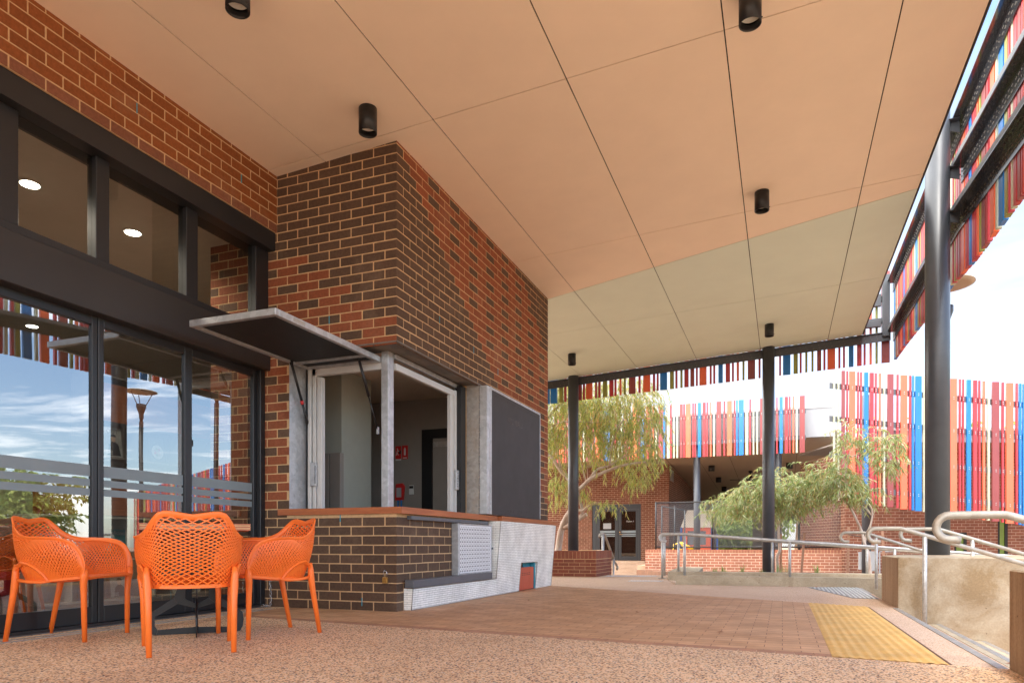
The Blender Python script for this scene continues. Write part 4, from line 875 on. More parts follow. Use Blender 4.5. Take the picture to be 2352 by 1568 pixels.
b = MB(); b.tube([(-2.14, 13.8, 0), (-2.14, 13.8, .765)], PR, 14); b.build('post', M['pipe'], t)
b = MB(); b.tube([(-2.32, 14.85, -.7), (-2.32, 14.85, .36)], PR, 14); b.build('post', M['pipe'], t)
t = thing('handrail', 'handrail seen end on beside the brick planter at the terrace steps', 'handrail', (-3.31, 13.66, 0))
b = MB(); b.tube([(-3.31, 13.3, .74), (-3.31, 13.35, .80), (-3.312, 13.5, .81), (-3.33, 13.8, .80), (-3.40, 14.8, .36), (-3.41, 15.0, .24), (-3.42, 15.3, .15), (-3.41, 15.35, .10), (-3.40, 15.25, .06)], PR*1.25, 14); b.build('rail', M['pipe2'], t)
b = MB(); b.tube([(-3.308, 13.57, 0), (-3.308, 13.57, .80)], PR*1.2, 14); b.build('post', M['pipe'], t)
b = MB(); b.tube([(-3.40, 14.9, -.7), (-3.40, 14.9, .3)], PR, 14); b.build('post', M['pipe'], t)

# ------------------------------------------------------------ brick planter
pl = thing('brick_planter', 'low red brick planter with a soldier course top at the end of the terrace', 'planter', (-4.3, 13.3, 0))
px0, px1, py0, py1 = -6.4, -3.222, 12.68, 13.95
mb = MB(); mb.col = (.5,)*3
for bx in ((px0, py0, 0, px1, py0+.11, .47), (px1-.11, py0+.11, 0, px1, py1, .47)): mb.box(bx[0], bx[1]+(0 if bx[1] > py0 else .0), -.7, bx[3], bx[4], bx[5])
mb.prism([(px1, py1+.001, -.7), (px1-.9, py1+2.8, -.7), (px1-1.01, py1+2.8, -.7), (px1-.11, py1+.001, -.7)], (0, 0, 1.17)); mb.prism([(px1-1.01, py1+2.801, -.7), (px0, py1+2.801, -.7), (px0, py1+2.7, -.7), (px1-1.0, py1+2.7, -.7)], (0, 0, 1.17))
mb.mi = 1
def planter_bricks(axis, fixed, sgn, start, dirn, length):
    for c in range(0, 6):
        z0 = .006+c*.065; z1 = z0+.057; pos = -(.105 if c % 2 else 0)
        if c == 5: z1 = z0+.05
        while pos < length:
            a, b_ = max(pos+.004, 0), min(pos+.206, length); pos += .21
            if b_-a < .02 or c == 5: continue
            mb.col = jit((.24, .075, .045), .12)
            if axis == 'y': mb.rbox(start+dirn*a, fixed-.01*sgn, z0, start+dirn*b_, fixed+.003*sgn, z1, .002)
            else: mb.rbox(fixed-.01*sgn, start+dirn*a, z0, fixed+.003*sgn, start+dirn*b_, z1, .002)
    pos = 0
    while pos < length-.03:
        mb.col = jit((.26, .085, .05), .12); a, b_ = pos+.003, min(pos+.072, length)
        if axis == 'y': mb.rbox(start+dirn*a, fixed-.01*sgn, .337, start+dirn*b_, fixed+.003*sgn, .482, .002)
        else: mb.rbox(fixed-.01*sgn, start+dirn*a, .337, fixed+.003*sgn, start+dirn*b_, .482, .002)
        pos += .075
planter_bricks('y', py0, -1, px1, -1, px1-px0); planter_bricks('x', px1, 1, py0, 1, 1.27)
mb.col = (.27, .10, .065)
mb.box(px0, py0+.001, .4705, px1-.001, py0+.22, .487); mb.box(px1-.22, py0+.221, .4705, px1-.001, py1, .487); mb.build('wall', [M['mortar'], M['brick']], pl)
mb = MB(); mb.prism([(px0, py0+.23, .2), (px1-.23, py0+.23, .2), (px1-.23, py1, .2), (px1-1.05, py1+2.69, .2), (px0, py1+2.69, .2)], (0, 0, .16)); mb.build('soil', M['soil'], pl)

# ------------------------------------------------------------ far buildings
fb = thing('brick_building', 'far red brick building with glazed double doors and a deep covered terrace', 'building', (-4, 32, -.1))
mb = MB(); mb.box(-14, 29.3, -.08, -7.62, 29.5, 4.05); mb.box(-5.52, 29.3, -.7, -4.37, 29.5, 4.05); mb.box(-7.62, 29.3, 2.30, -5.52, 29.5, 4.05); mb.box(-14, 29.3, -.7, -7.62, 29.5, -.08)
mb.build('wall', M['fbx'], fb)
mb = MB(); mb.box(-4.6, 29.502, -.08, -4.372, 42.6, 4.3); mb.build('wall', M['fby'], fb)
mb = MB(); mb.box(-4.37, 42.6, 2.55, 6, 42.8, 3.4); mb.box(-4.37, 42.6, -.1, -3.6, 42.8, 2.55); mb.box(-1.6, 42.6, -.1, -1.0, 42.8, 2.55); mb.build('wall', M['cream'], fb)
mb = MB()
for i in range(9): mb.box(-4.371, 29.72+.001, 3.32+i*.045, -4.355, 30.6, 3.345+i*.045)
mb.box(-4.373, 29.66, 3.28, -4.36, 30.66, 3.30); mb.box(-4.373, 29.66, 3.72, -4.36, 30.66, 3.74); mb.build('vent', M['ltgrey'], fb)
def fz(y): return 4.2-.0557*(y-24)
mb = MB(); mb.prism([(-14, 24, fz(24)), (1.52, 24, fz(24)), (5.6, 43.5, fz(43.5)), (-14, 43.5, fz(43.5))], (0, 0, .05))
mb.build('soffit', M['soffit'], fb)
mb = MB()
for x in (-4.3, -3.1, -1.9, -.7, .5): mb.prism([(x, 24.1, fz(24.1)-.002), (x+.012, 24.1, fz(24.1)-.002), (x+.012, 42.5, fz(42.5)-.002), (x, 42.5, fz(42.5)-.002)], (0, 0, -.002))
mb.build('soffit_joint', M['joint'], fb)
mb = MB(); mb.box(-14, 23.85, 3.96, 1.50, 24.0, 4.86); mb.mi = 1; mb.box(-14, 23.83, 4.862, 1.54, 24.05, 4.92); mb.build('fascia', [M['ltgrey'], M['white']], fb)
mb = MB(); mb.prism([(-14, 24.05, 4.92), (1.5, 24.05, 4.92), (1.5, 43.5, 4.5), (-14, 43.5, 4.5)], (0, 0, .05)); mb.build('roof', M['galvd'], fb)
# doors
mb = MB()
for bx in ((-7.61, 29.33, -.08, -7.42, 29.40, 2.295), (-5.61, 29.33, -.08, -5.525, 29.40, 2.295), (-7.42, 29.33, 2.09, -5.61, 29.40, 2.295)): mb.box(*bx)
df = mb.build('door_frame', M['frame'], fb)
for a, b_ in ((-7.415, -6.50), (-6.485, -5.615)):
    mb = MB(); mb.box(a, 29.335, -.07, b_, 29.38, .10); mb.box(a, 29.335, .10, a+.13, 29.38, 2.085); mb.box(b_-.13, 29.335, .10, b_, 29.38, 2.085); mb.box(a+.13, 29.335, 2.0, b_-.13, 29.38, 2.085); d = mb.build('door', M['frame'], fb)
    mb = MB(); mb.box(a+.13, 29.355, .10, b_-.13, 29.36, 2.0); mb.build('pane', M['glassd'], d)
    mb = MB()
    for z0, z1 in ((1.09, 1.19), (1.0, 1.06), (.93, .975)): mb.box(a+.131, 29.350, z0, b_-.131, 29.354, z1)
    mb.build('frosted_band', M['frost'], d)
    if a < -7:
        mb = MB(); mb.box(-7.14, 29.345, 1.26, -6.8, 29.35, 1.50); mb.build('paper_notice', M['ltgrey'], d)
    else:
        mb = MB(); mb.tube([(-6.42, 29.335, 1.03), (-6.42, 29.31, 1.03), (-6.30, 29.31, 1.03)], .013, 8); mb.tube([(-6.42, 29.335, 1.12), (-6.42, 29.325, 1.12)], .025, 10); mb.build('handle', M['brass'], d)
        text_mesh('door_lettering', 'Room 1', .10, M['white'], (-5.98, 29.352, 1.57), (R(90), 0, 0), d)
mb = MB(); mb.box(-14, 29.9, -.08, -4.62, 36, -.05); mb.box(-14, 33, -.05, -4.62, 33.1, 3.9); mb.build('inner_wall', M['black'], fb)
column(-8.8, 24.3, -.7, fz(24.3), 'far charcoal column at the left behind the brick wall end', .115, None)
column(-2.655, 24.0, -.7, fz(24), 'far charcoal column beside the glazed double doors', .11)
column(-.13, 24.1, -.7, fz(24), 'far charcoal column hiding behind the middle column', .115)
column(2.107, 21.0, -.7, 4.6, 'charcoal column behind the bright batten screen and the sapling', .115)
# fan and can lights of the far soffit
fl = None
for (x, y, lab) in ((-2.741, 30.1, 'nearest of the four black can lights in a row on the far soffit'), (-2.739, 33.47, 'second nearest black can light in the row on the far soffit'), (-2.738, 36.8, 'third black can light in the row on the far soffit'), (-2.79, 40.6, 'furthest black can light in the row on the far soffit, by the tree leaves'), (.265, 30.2, 'black can light on the far soffit right of the middle column')):
    if fl is None:
        fl = thing('ceiling_downlight', lab, 'ceiling light', (0,0,0), 'black can lights on the far soffit'); b = MB(); b.tube([(0,0,0), (0,0,-.23)], .125, 20); b.build('lamp_body', M['black'], fl); fl.location = (x, y, fz(y)); 
    else: copy_tree(fl, (x, y, fz(y)), 0, lab)
fan = thing('ceiling_fan', 'dark four bladed ceiling fan under the far soffit', 'ceiling fan', (-1.283, 31.87, fz(31.87)))
b = MB(); fx_, fy_, fz_ = -1.283, 31.87, fz(31.87); b.lathe(fx_, fy_, [(0, fz_), (.08, fz_), (.08, fz_-.07), (.02, fz_-.09), (.02, fz_-.2), (.06, fz_-.22), (.17, fz_-.36), (.17, fz_-.40), (0, fz_-.42)], 20); b.build('motor', M['black'], fan)
for k in range(4):
    a = R(8+90*k); d = Vector((math.cos(a), math.sin(a), 0)); n_ = Vector((-d.y, d.x, 0)); c = Vector((fx_, fy_, fz_-.375)); w = Vector((0, 0, .012))
    b = MB(); b.prism([c+d*.15-n_*.04, c+d*.15+n_*.04, c+d*.85+n_*.055+w, c+d*.85-n_*.055-w], (0, 0, .008)); b.build('blade', M['black'] if k % 2 == 0 else M['soffit'], fan)
# low brick wall and chain link fence
lw = thing('brick_wall', 'low red brick garden wall with a soldier course under the chain link fence', 'wall', (-1, 22.5, -.7))
mb = MB(); mb.box(-4.1, 22.5, -.7, 1.92, 22.68, .335); mb.build('wall', M['fbxl'], lw)
mb = MB(); mb.col = (.5,)*3; mb.box(-4.1, 22.501, .335, 1.92, 22.679, .438); mb.mi = 1; x = -4.1
while x < 1.9: mb.col = jit((.28, .105, .065), .13); mb.rbox(x+.004, 22.497, .34, x+.082, 22.683, .441, .003); x += .086
mb.build('soldier_course', [M['mortar'], M['brick']], lw)
fe = thing('chain_link_fence', 'black chain link fence standing on the low brick wall', 'fence', (-1, 22.6, .44))
for x in (-3.78, -2.03, -.3, 1.62): b = MB(); b.tube([(x, 22.6, .44), (x, 22.6, 1.96)], .025, 10); b.build('post', M['black'], fe)
b = MB(); b.tube([(-3.78, 22.6, 1.93), (1.9, 22.6, 1.94)], .022, 10); b.tube([(-3.78, 22.6, .52), (1.9, 22.6, .525)], .022, 10); b.build('rail', M['black'], fe)
b = MB(); x = -3.78-1.4
while x < 1.9:
    for s in (1, -1):
        xa, za, xb, zb = (x, .53, x+1.4*.75, 1.93) if s > 0 else (x+1.4*.75, .53, x, 1.93)
        # clip in x
        lo, hi = -3.78, 1.9
        def cl(xa, za, xb, zb, lim, keep):
            fa, fb_ = (xa-lim)*keep, (xb-lim)*keep
            if fa < 0 and fb_ < 0: return None
            if fa < 0: t = fa/(fa-fb_); xa, za = xa+(xb-xa)*t, za+(zb-za)*t
            elif fb_ < 0: t = fa/(fa-fb_); xb, zb = xa+(xb-xa)*t, za+(zb-za)*t
            return xa, za, xb, zb
        g = cl(xa, za, xb, zb, lo, 1); g = g and cl(*g, hi, -1)
        if g: b.tube([(g[0], 22.6, g[1]), (g[2], 22.6, g[3])], .0042, 3, False)
    x += .0625
b.build('mesh', M['greyp'], fe)
gt = thing('gate', 'black framed mesh gate standing behind the fence by the double doors', 'gate', (-3.3, 23.4, -.08))
b = MB()
for x in (-3.72, -3.30, -2.98): b.tube([(x, 23.4, -.08), (x, 23.4, 1.72 if x > -3.1 else 1.86)], .025, 8)
b.tube([(-3.72, 23.4, 1.86), (-2.98, 23.4, 1.72)], .022, 8); b.tube([(-3.72, 23.4, .5), (-2.98, 23.4, .5)], .02, 8); b.build('gate_frame', M['black'], gt)
# cubby house, toys
cu = thing('cubby_house', 'childrens cubby house with a beige roof, red walls and blue trim behind the fence', 'playhouse', (-2.9, 26, -.08))
b = MB(); b.rbox(-3.38, 26, -.08, -3.22, 26.06, 1.21); b.rbox(-2.56, 26, -.08, -2.40, 26.06, 1.21); b.rbox(-3.22, 26, -.08, -2.56, 26.06, .58); b.rbox(-3.22, 26, 1.09, -2.56, 26.06, 1.21); b.box(-3.38, 26.06, -.08, -3.34, 27.2, 1.2); b.box(-2.44, 26.06, -.08, -2.40, 27.2, 1.2); b.build('wall', M['redp'], cu)
b = MB(); b.prism([(-3.44, 25.93, 1.21), (-2.34, 25.93, 1.21), (-2.44, 26.6, 1.84), (-3.30, 26.6, 1.84)], (0, .03, .03)); b.prism([(-3.44, 27.27, 1.21), (-2.34, 27.27, 1.21), (-2.44, 26.62, 1.84), (-3.30, 26.62, 1.84)], (0, .03, .03)); b.build('roof', M['cream'], cu)
b = MB(); b.box(-3.21, 26.045, .59, -2.57, 26.05, 1.08); b.build('window', M['greyp'], cu)
b = MB(); b.rbox(-3.46, 25.95, -.08, -3.40, 26.01, 1.22); b.rbox(-2.38, 25.95, -.08, -2.30, 26.01, 1.22); b.rbox(-2.93, 25.96, 1.12, -2.88, 25.99, 1.24); b.rbox(-2.2, 25.95, -.08, -2.14, 26.01, .97); b.build('trim', mat('blue_trim', (.01, .06, .25), .5), cu)
toy = thing('plastic_toy', 'yellow plastic toy pile behind the fence at the low wall', 'toy', (-3.1, 24, -.08))
b = MB(); b.tube([(-3.45, 24, .1), (-3.40, 24, .6), (-3.2, 24, .66), (-3.1, 24, .5)], .035, 8); b.tube([(-3.2, 24.0, .66), (-2.75, 24.05, .42)], .05, 8); b.tube([(-3.3, 24.1, .45), (-2.8, 24.1, .3), (-2.7, 24, -.05)], .04, 8); b.rbox(-3.3, 23.9, -.08, -2.8, 24.1, .3, .03); b.build('toy_body', mat('yellow_plastic', (.75, .48, .03), .4), toy)
# dark store at right under the far canopy, pale awning beam
st = thing('storage_block', 'dark store block in the shade beyond the fence on the right', 'building', (3, 36, -.08))
b = MB(); b.box(.75, 34, -.08, 7, 40, 3.4); b.build('wall', mat('dark_store', (.022,.02,.022), .7), st)
b = MB(); b.box(2.2, 33.97, -.08, 3.6, 33.99, 2.3); b.build('door', M['greyp'], st)
b = MB(); b.prism([(1.05, 29.8, 1.42), (1.2, 29.8, 1.42), (1.62, 29.8, 2.1), (1.5, 29.8, 2.2)], (0, .1, 0)); b.rbox(.88, 29.8, 2.12, 1.5, 30.4, 2.62); b.rbox(1.5, 29.9, 1.0, 1.62, 30.1, 2.05)
tag(b.build('sloping_beam', M['ltgrey']), 'pale sloping beam and box in the shade past the saplings', 'beam')
# building behind the bright screen (local frame turned like the screen)
rb = thing('brick_building', 'right brick building with narrow green windows behind the bright batten screen', 'building', (0, 0, 0)); rb.rotation_euler = (0, 0, TH); ORG[rb.name] = Vector((0,0,0))
b = MB(); wd = 20.2; wins = [(11.90, 12.03, 0, 2.6), (12.75, 13.1, -.1, .95), (14.0, 14.28, -.2, 1.75)]; xs_ = [9.6]+[v for w in wins for v in (w[0], w[1])]+[26]
for i in range(0, len(xs_), 2): b.box(xs_[i], wd, -.7, xs_[i+1], wd+.2, 3.28)
for a, c_, z0, z1 in wins: b.box(a, wd+.001, z1, c_, wd+.2, 3.28); 
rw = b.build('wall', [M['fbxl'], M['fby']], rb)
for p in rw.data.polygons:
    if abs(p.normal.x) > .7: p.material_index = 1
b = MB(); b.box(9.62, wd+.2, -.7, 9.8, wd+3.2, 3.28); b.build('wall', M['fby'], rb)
for a, c_, z0, z1 in wins:
    f = MB(); f.box(a, wd-.01, z0, a+.05, wd+.06, z1); f.box(c_-.08, wd-.01, z0, c_, wd+.06, z1); f.box(a+.05, wd-.01, z1-.05, c_-.08, wd+.06, z1); fo = f.build('window', M['frame'], rb)
    f = MB(); f.box(a+.05, wd+.02, z0, c_-.08, wd+.03, z1-.05); f.build('pane', M['green'], fo)
b = MB(); b.box(9.45, 18.25, 3.26, 26, 18.4, 3.56); b.mi = 1; b.box(9.45, 18.2, 3.562, 26, 18.42, 3.62); b.build('fascia', [M['ltgrey'], M['white']], rb)
b = MB(); b.box(9.6, 18.4, 3.285, 26, 20.4, 3.33); b.build('soffit', M['soffit'], rb)
b = MB(); b.box(9.6, 18.42, 3.57, 26, 23.5, 3.61); b.build('roof', M['galvd'], rb)
b = MB(); b.rbox(1.93, 21, -.08, 2.0, 21.2, .4); b.rbox(2.16, 20.9, -.1, 2.32, 21.2, .42); b.rbox(2.40, 20.9, .40, 3.4, 20.93, .43); b.rbox(2.40, 20.9, -.3, 2.43, 20.93, .43)
tag(b.build('service_box', M['ltgrey']), 'grey metal service box beside the dark column behind the ramp', 'service box')
# street lamps
def lamp(x, y, lab, angs=(30, 150, 270)):
    t = thing('street_lamp', lab, 'street lamp', (x, y, -.7)); b = MB(); b.tube([(x, y, -.7), (x, y, 3.75)], .05, 16); b.tube([(x, y, 3.75), (x, y, 3.95)], .04, 12); b.lathe(x, y, [(.05, 3.82), (.06, 3.95), (.12, 4.12), (.12, 4.2), (0, 4.2)], 16); b.build('pole', M['frame2'], t)
    b = MB()
    for k in angs: a = R(k); b.tube([(x+.08*math.cos(a), y+.08*math.sin(a), 4.1), (x+.3*math.cos(a), y+.3*math.sin(a), 4.50)], .01, 6)
    b.build('bracket', M['frame2'], t)
    b = MB(); b.lathe(x, y, [(0, 4.50), (.32, 4.505), (.40, 4.525), (.40, 4.54), (.1, 4.60), (0, 4.60)], 40); b.build('disc_shade', M['soffit'], t); return t
lamp(2.29, 12.26, 'round disc street lamp showing past the screen beside the big column', (150, 205, 270)); lamp(5.9, 13.41, 'disc street lamp reflected in the middle sliding door')
# ------------------------------------------------------------ trees
def leaf_mesh(name, pts, dirs, L_, W_, cols, parent, seed, bend=.3):
    """long narrow gum leaves: each a bent two-part blade; pts (n,3) base points, dirs (n,3)"""
    rg = np.random.default_rng(seed); n = len(pts); pts = np.array(pts, float); d = np.array(dirs, float); d /= np.linalg.norm(d, axis=1)[:, None]
    r = rg.normal(size=(n, 3)); w = np.cross(d, r); w /= np.linalg.norm(w, axis=1)[:, None]; u = np.cross(w, d)
    L = (L_*rg.uniform(.6, 1.25, n))[:, None]; W = (W_*rg.uniform(.7, 1.3, n))[:, None]; k = rg.uniform(-bend, bend, n)[:, None]
    p0 = pts; m1 = pts+d*L*.35+u*k*L*.25; p1 = pts+d*L*.95+u*k*L*.9+np.array([0, 0, -.12])*L
    V = np.stack([p0, m1-w*W*.5, p1, m1+w*W*.5], 1).reshape(-1, 3)
    org = np.array(ORG.get(parent.name, Vector((0,0,0)))); V = V-org
    me = bpy.data.meshes.new(name); me.vertices.add(4*n); me.vertices.foreach_set('co', V.ravel()); me.loops.add(4*n); me.loops.foreach_set('vertex_index', np.arange(4*n)); me.polygons.add(n)
    me.polygons.foreach_set('loop_start', np.arange(0, 4*n, 4)); me.polygons.foreach_set('loop_total', np.full(n, 4)); me.update(); 
    at = me.color_attributes.new('col', 'FLOAT_COLOR', 'CORNER'); ci = rg.integers(0, len(cols), n); ca = np.array(cols)[ci]*rg.uniform(.75, 1.25, n)[:, None]
    ca = np.concatenate([ca, np.ones((n, 1))], 1); at.data.foreach_set('color', np.repeat(ca, 4, 0).ravel()); me.materials.append(M['leaf'])
    o = bpy.data.objects.new(name, me); C.objects.link(o); o.parent = parent; ORG[o.name] = Vector(org); return o
GUM = [(.42,.50,.11), (.55,.58,.14), (.30,.40,.10), (.64,.60,.22), (.22,.28,.08), (.60,.42,.12), (.50,.52,.22)]
GREY = [(.30,.40,.15), (.42,.50,.23), (.22,.29,.10), (.60,.64,.38), (.38,.42,.12), (.50,.38,.15)]
FAR = [(.19,.27,.06), (.26,.34,.07), (.15,.21,.06), (.34,.40,.11)]
def crown(t, name, blobs, nstr, per, L_, W_, cols, seed, droop=1.0, twigs=True, slen=.45):
    """drooping strands of leaves hanging through the blobs (centre, radii)"""
    rg = random.Random(seed); P = []; D_ = []; tw = MB(); vol = [b[1][0]*b[1][1]*b[1][2] for b in blobs]
    for s in range(nstr):
        c, r = rg.choices(blobs, vol)[0]
        while True:
            q = [rg.uniform(-1, 1) for _ in range(3)]; l = sum(v*v for v in q)
            if l < 1: break
        l = max(l, .05); f = (l**.5)**.35/(l**.5)*.98 if rg.random() < .6 else 1
        p = Vector([c[i]+q[i]*r[i]*f for i in range(3)]); v = Vector((q[0]*.5+rg.uniform(-.4, .4), q[1]*.5+rg.uniform(-.4, .4), rg.uniform(-.2, .5)))
        ln = slen*rg.uniform(.5, 1.4); n = max(3, int(per*rg.uniform(.6, 1.4))); st = ln/n; path = [p.copy()]
        for k in range(n):
            v.z -= .28*droop; v.normalize(); p = p+v*st; path.append(p.copy())
            for j in range(2):
                P.append(tuple(p)); a = rg.uniform(0, 6.28); D_.append((v.x*.5+math.cos(a)*.55, v.y*.5+math.sin(a)*.55, v.z*.5-.75*droop+rg.uniform(-.2, .35)))
        if twigs and s % 3 == 0: tw.tube([path[0], path[len(path)//2], path[-1]], .0035, 3, False)
    o = leaf_mesh(name, P, D_, L_, W_, cols, t, seed)
    if twigs: tw.build('twigs', M['twig'], t)
    return o
def limb(mb, pts, r0, r1, seg=10):
    # smooth the polyline
    P = [Vector(p) for p in pts]; Q = []
    for i in range(len(P)-1):
        a = P[max(i-1, 0)]; b, c = P[i], P[i+1]; d = P[min(i+2, len(P)-1)]
        for k in range(5):
            t = k/5; Q.append(.5*((2*b)+(-a+c)*t+(2*a-5*b+4*c-d)*t*t+(-a+3*b-3*c+d)*t**3))
    Q.append(P[-1]); n = len(Q); rg = random.Random(int(r0*1e4))
    mb.tube(Q, [(r0+(r1-r0)*i/(n-1))*(1+rg.uniform(-.06, .06)) for i in range(n)], seg)
t1 = thing('gum_tree', 'leaning white barked gum tree with drooping leaves in the brick planter', 'tree', (-4.86, 15.60, 0.37))
b = MB()
limb(b, [(-4.89, 15.60, 0.32), (-4.86, 15.60, 0.49), (-4.80, 15.60, 0.89), (-4.68, 15.58, 1.18), (-4.55, 15.54, 1.36)], .085, .07, 14)
limb(b, [(-4.71, 15.58, 0.99), (-4.55, 15.54, 1.05), (-4.38, 15.51, 1.16), (-4.15, 15.47, 1.29)], .06, .045, 12)
limb(b, [(-4.57, 15.54, 1.35), (-4.47, 15.49, 1.42), (-4.23, 15.38, 1.37), (-4.03, 15.26, 1.47), (-3.77, 15.15, 1.53)], .045, .018)
limb(b, [(-4.38, 15.51, 1.16), (-4.26, 15.49, 1.33), (-4.31, 15.47, 1.61), (-4.35, 15.43, 1.79), (-4.26, 15.38, 1.89)], .036, .04)
limb(b, [(-4.55, 15.54, 1.36), (-4.49, 15.49, 1.61), (-4.41, 15.40, 1.77), (-4.22, 15.32, 1.90), (-3.97, 15.26, 2.09), (-3.49, 15.26, 2.28), (-3.15, 15.26, 2.36), (-2.77, 15.26, 2.39)], .062, .022)
limb(b, [(-4.04, 15.29, 2.06), (-3.86, 15.32, 2.28), (-3.59, 15.38, 2.36), (-3.34, 15.38, 2.52), (-3.01, 15.38, 2.62), (-2.68, 15.38, 2.89)], .034, .010)
limb(b, [(-3.59, 15.38, 2.35), (-3.57, 15.38, 2.62), (-3.55, 15.38, 2.80), (-3.43, 15.38, 3.12), (-3.28, 15.38, 3.38)], .026, .012)
limb(b, [(-4.38, 15.43, 1.89), (-4.59, 15.60, 2.09), (-4.83, 15.60, 2.35), (-4.99, 15.60, 2.59), (-5.19, 15.66, 2.79), (-5.50, 15.71, 3.29)], .05, .03)
limb(b, [(-4.80, 15.60, 2.34), (-4.86, 15.60, 2.68), (-4.88, 15.60, 3.07), (-4.79, 15.60, 3.24)], .028, .012)
limb(b, [(-4.13, 15.38, 2.00), (-4.21, 15.38, 2.28), (-4.29, 15.38, 2.59)], .016, .007); limb(b, [(-4.10, 15.38, 2.04), (-4.11, 15.38, 2.39)], .012, .006)
limb(b, [(-5.61, 15.71, 3.07), (-5.05, 15.60, 3.35), (-4.55, 15.26, 3.38), (-4.01, 15.26, 3.33), (-3.49, 15.26, 3.28)], .022, .008)
limb(b, [(-5.72, 15.71, 2.84), (-5.14, 15.60, 3.54), (-4.83, 15.60, 3.85), (-4.49, 15.60, 4.08)], .045, .02)
limb(b, [(-4.01, 15.26, 3.33), (-3.82, 15.26, 3.52), (-3.37, 15.26, 3.74)], .012, .005)
b.build('trunk', M['bark'], t1)
cr = crown(t1, 'crown', [((-4.49, 15.60, 3.57), (.95, .55, .45)), ((-3.37, 15.49, 3.57), (.85, .5, .42)), ((-2.75, 15.38, 3.18), (.38, .4, .55)), ((-4.94, 15.71, 2.96), (.35, .5, .45)), ((-3.93, 15.60, 2.84), (.55, .5, .35)), ((-2.86, 15.26, 2.56), (.36, .3, .26)), ((-3.37, 15.82, 3.01), (.5, .4, .4)), ((-5.61, 15.94, 3.29), (.6, .6, .6)), ((-3.70, 15.82, 4.08), (1.1, .6, .35)), ((-5.16, 15.94, 4.19), (.9, .6, .4))], 1500, 10, .125, .0155, GUM, 11, .85)
crown(t1, 'crown', [((-3.65, 15.15, 1.54), (.26, .15, .07)), ((-4.21, 15.26, 1.81), (.22, .15, .10)), ((-4.88, 15.43, 1.72), (.16, .12, .14)), ((-2.94, 15.21, 2.11), (.22, .15, .22)), ((-4.71, 15.49, 2.11), (.25, .2, .12))], 150, 9, .11, .014, GUM, 12, 1.1, slen=.32)
t2 = thing('gum_sapling', 'sapling with a wide drooping crown behind the middle column', 'tree', (-.09, 16.5, -.05))
b = MB(); limb(b, [(-.09, 16.5, -.1), (-.11, 16.5, .32), (-.06, 16.5, .46), (-.07, 16.5, .75), (-.09, 16.5, 1.1), (-.2, 16.5, 1.6), (-.3, 16.5, 2.0)], .038, .012)
for e in ((-1.3, 1.5), (-.8, 1.9), (.5, 1.6), (.8, 1.95), (-1.0, 1.35)): limb(b, [(-.09, 16.5, 1.05), (e[0]*.5, 16.5, 1.05+(e[1]-1.05)*.8), (e[0], 16.45, e[1])], .018, .005)
b.build('trunk', M['bark'], t2)
crown(t2, 'crown', [((-1.15, 16.4, 1.42), (.42, .35, .22)), ((-.55, 16.4, 1.65), (.6, .45, .35)), ((.15, 16.4, 1.7), (.55, .45, .42)), ((.5, 16.4, 1.85), (.35, .4, .22)), ((-.1, 16.4, 2.1), (.4, .35, .2)), ((-.1, 16.3, 1.3), (.35, .3, .22))], 600, 9, .13, .018, GREY, 21, .55, slen=.32)
t3 = thing('gum_sapling', 'taller sapling with a bent pale trunk in front of the bright batten screen', 'tree', (1.67, 16.0, -.03))
b = MB(); limb(b, [(1.68, 16, -.1), (1.64, 16, .4), (1.57, 16, .63), (1.50, 16, .92), (1.32, 16, 1.34), (1.16, 16, 1.57), (.97, 16, 1.77), (.8, 16, 2.0)], .038, .008)
limb(b, [(1.32, 16, 1.34), (1.27, 16, 1.6), (1.24, 16, 1.86), (1.23, 16, 2.13), (1.33, 16, 2.69), (1.35, 16, 3.0)], .022, .006)
limb(b, [(1.57, 16, .6), (1.60, 16, .8), (1.684, 16, 1.01), (1.713, 16, 1.28), (1.63, 16, 1.46)], .026, .012); limb(b, [(1.7, 16, 1.2), (1.55, 16, 1.38), (1.42, 16, 1.45)], .012, .006)
limb(b, [(1.3, 16, 2.4), (1.6, 16, 2.5), (1.9, 16, 2.65)], .012, .005)
b.build('trunk', M['bark'], t3)
crown(t3, 'crown', [((1.0, 15.95, 2.0), (.35, .3, .25)), ((.75, 15.95, 2.15), (.28, .25, .15)), ((1.25, 15.9, 1.75), (.4, .3, .22)), ((1.3, 15.9, 2.75), (.22, .2, .25)), ((1.95, 15.9, 2.5), (.25, .2, .3)), ((1.85, 15.9, 2.75), (.3, .2, .14)), ((1.15, 15.95, 2.35), (.2, .2, .2)), ((1.5, 15.9, 1.6), (.25, .2, .15)), ((2.0, 15.9, 2.15), (.15, .15, .12))], 380, 8, .135, .018, GREY, 31, .6, slen=.30)
def bigtree(x, y, zb, h, r, lab, seed, grp, n=420):
    t = thing('leafy_tree', lab, 'tree', (x, y, zb), grp); b = MB(); limb(b, [(x, y, zb), (x+.1, y, zb+h*.3), (x, y, zb+h*.8)], .035*h, .01*h, 8)
    rg = random.Random(seed); bl = []
    for k in range(9):
        a = rg.uniform(0, 6.28); rr = rg.uniform(0, r*.65); c = (x+rr*math.cos(a), y+rr*math.sin(a), zb+h*rg.uniform(.42, .88)); bl.append((c, (r*.42, r*.42, h*.16)))
        limb(b, [(x, y, zb+h*.3), ((x+c[0])/2, (y+c[1])/2, (zb+h*.3+c[2])/2+.2), c], .012*h, .004*h, 6)
    b.build('trunk', M['twig'], t); crown(t, 'crown', bl, n, 9, .30, .13, FAR, seed, .4, False, 1.1)
G1 = 'garden trees beyond the far covered terrace'
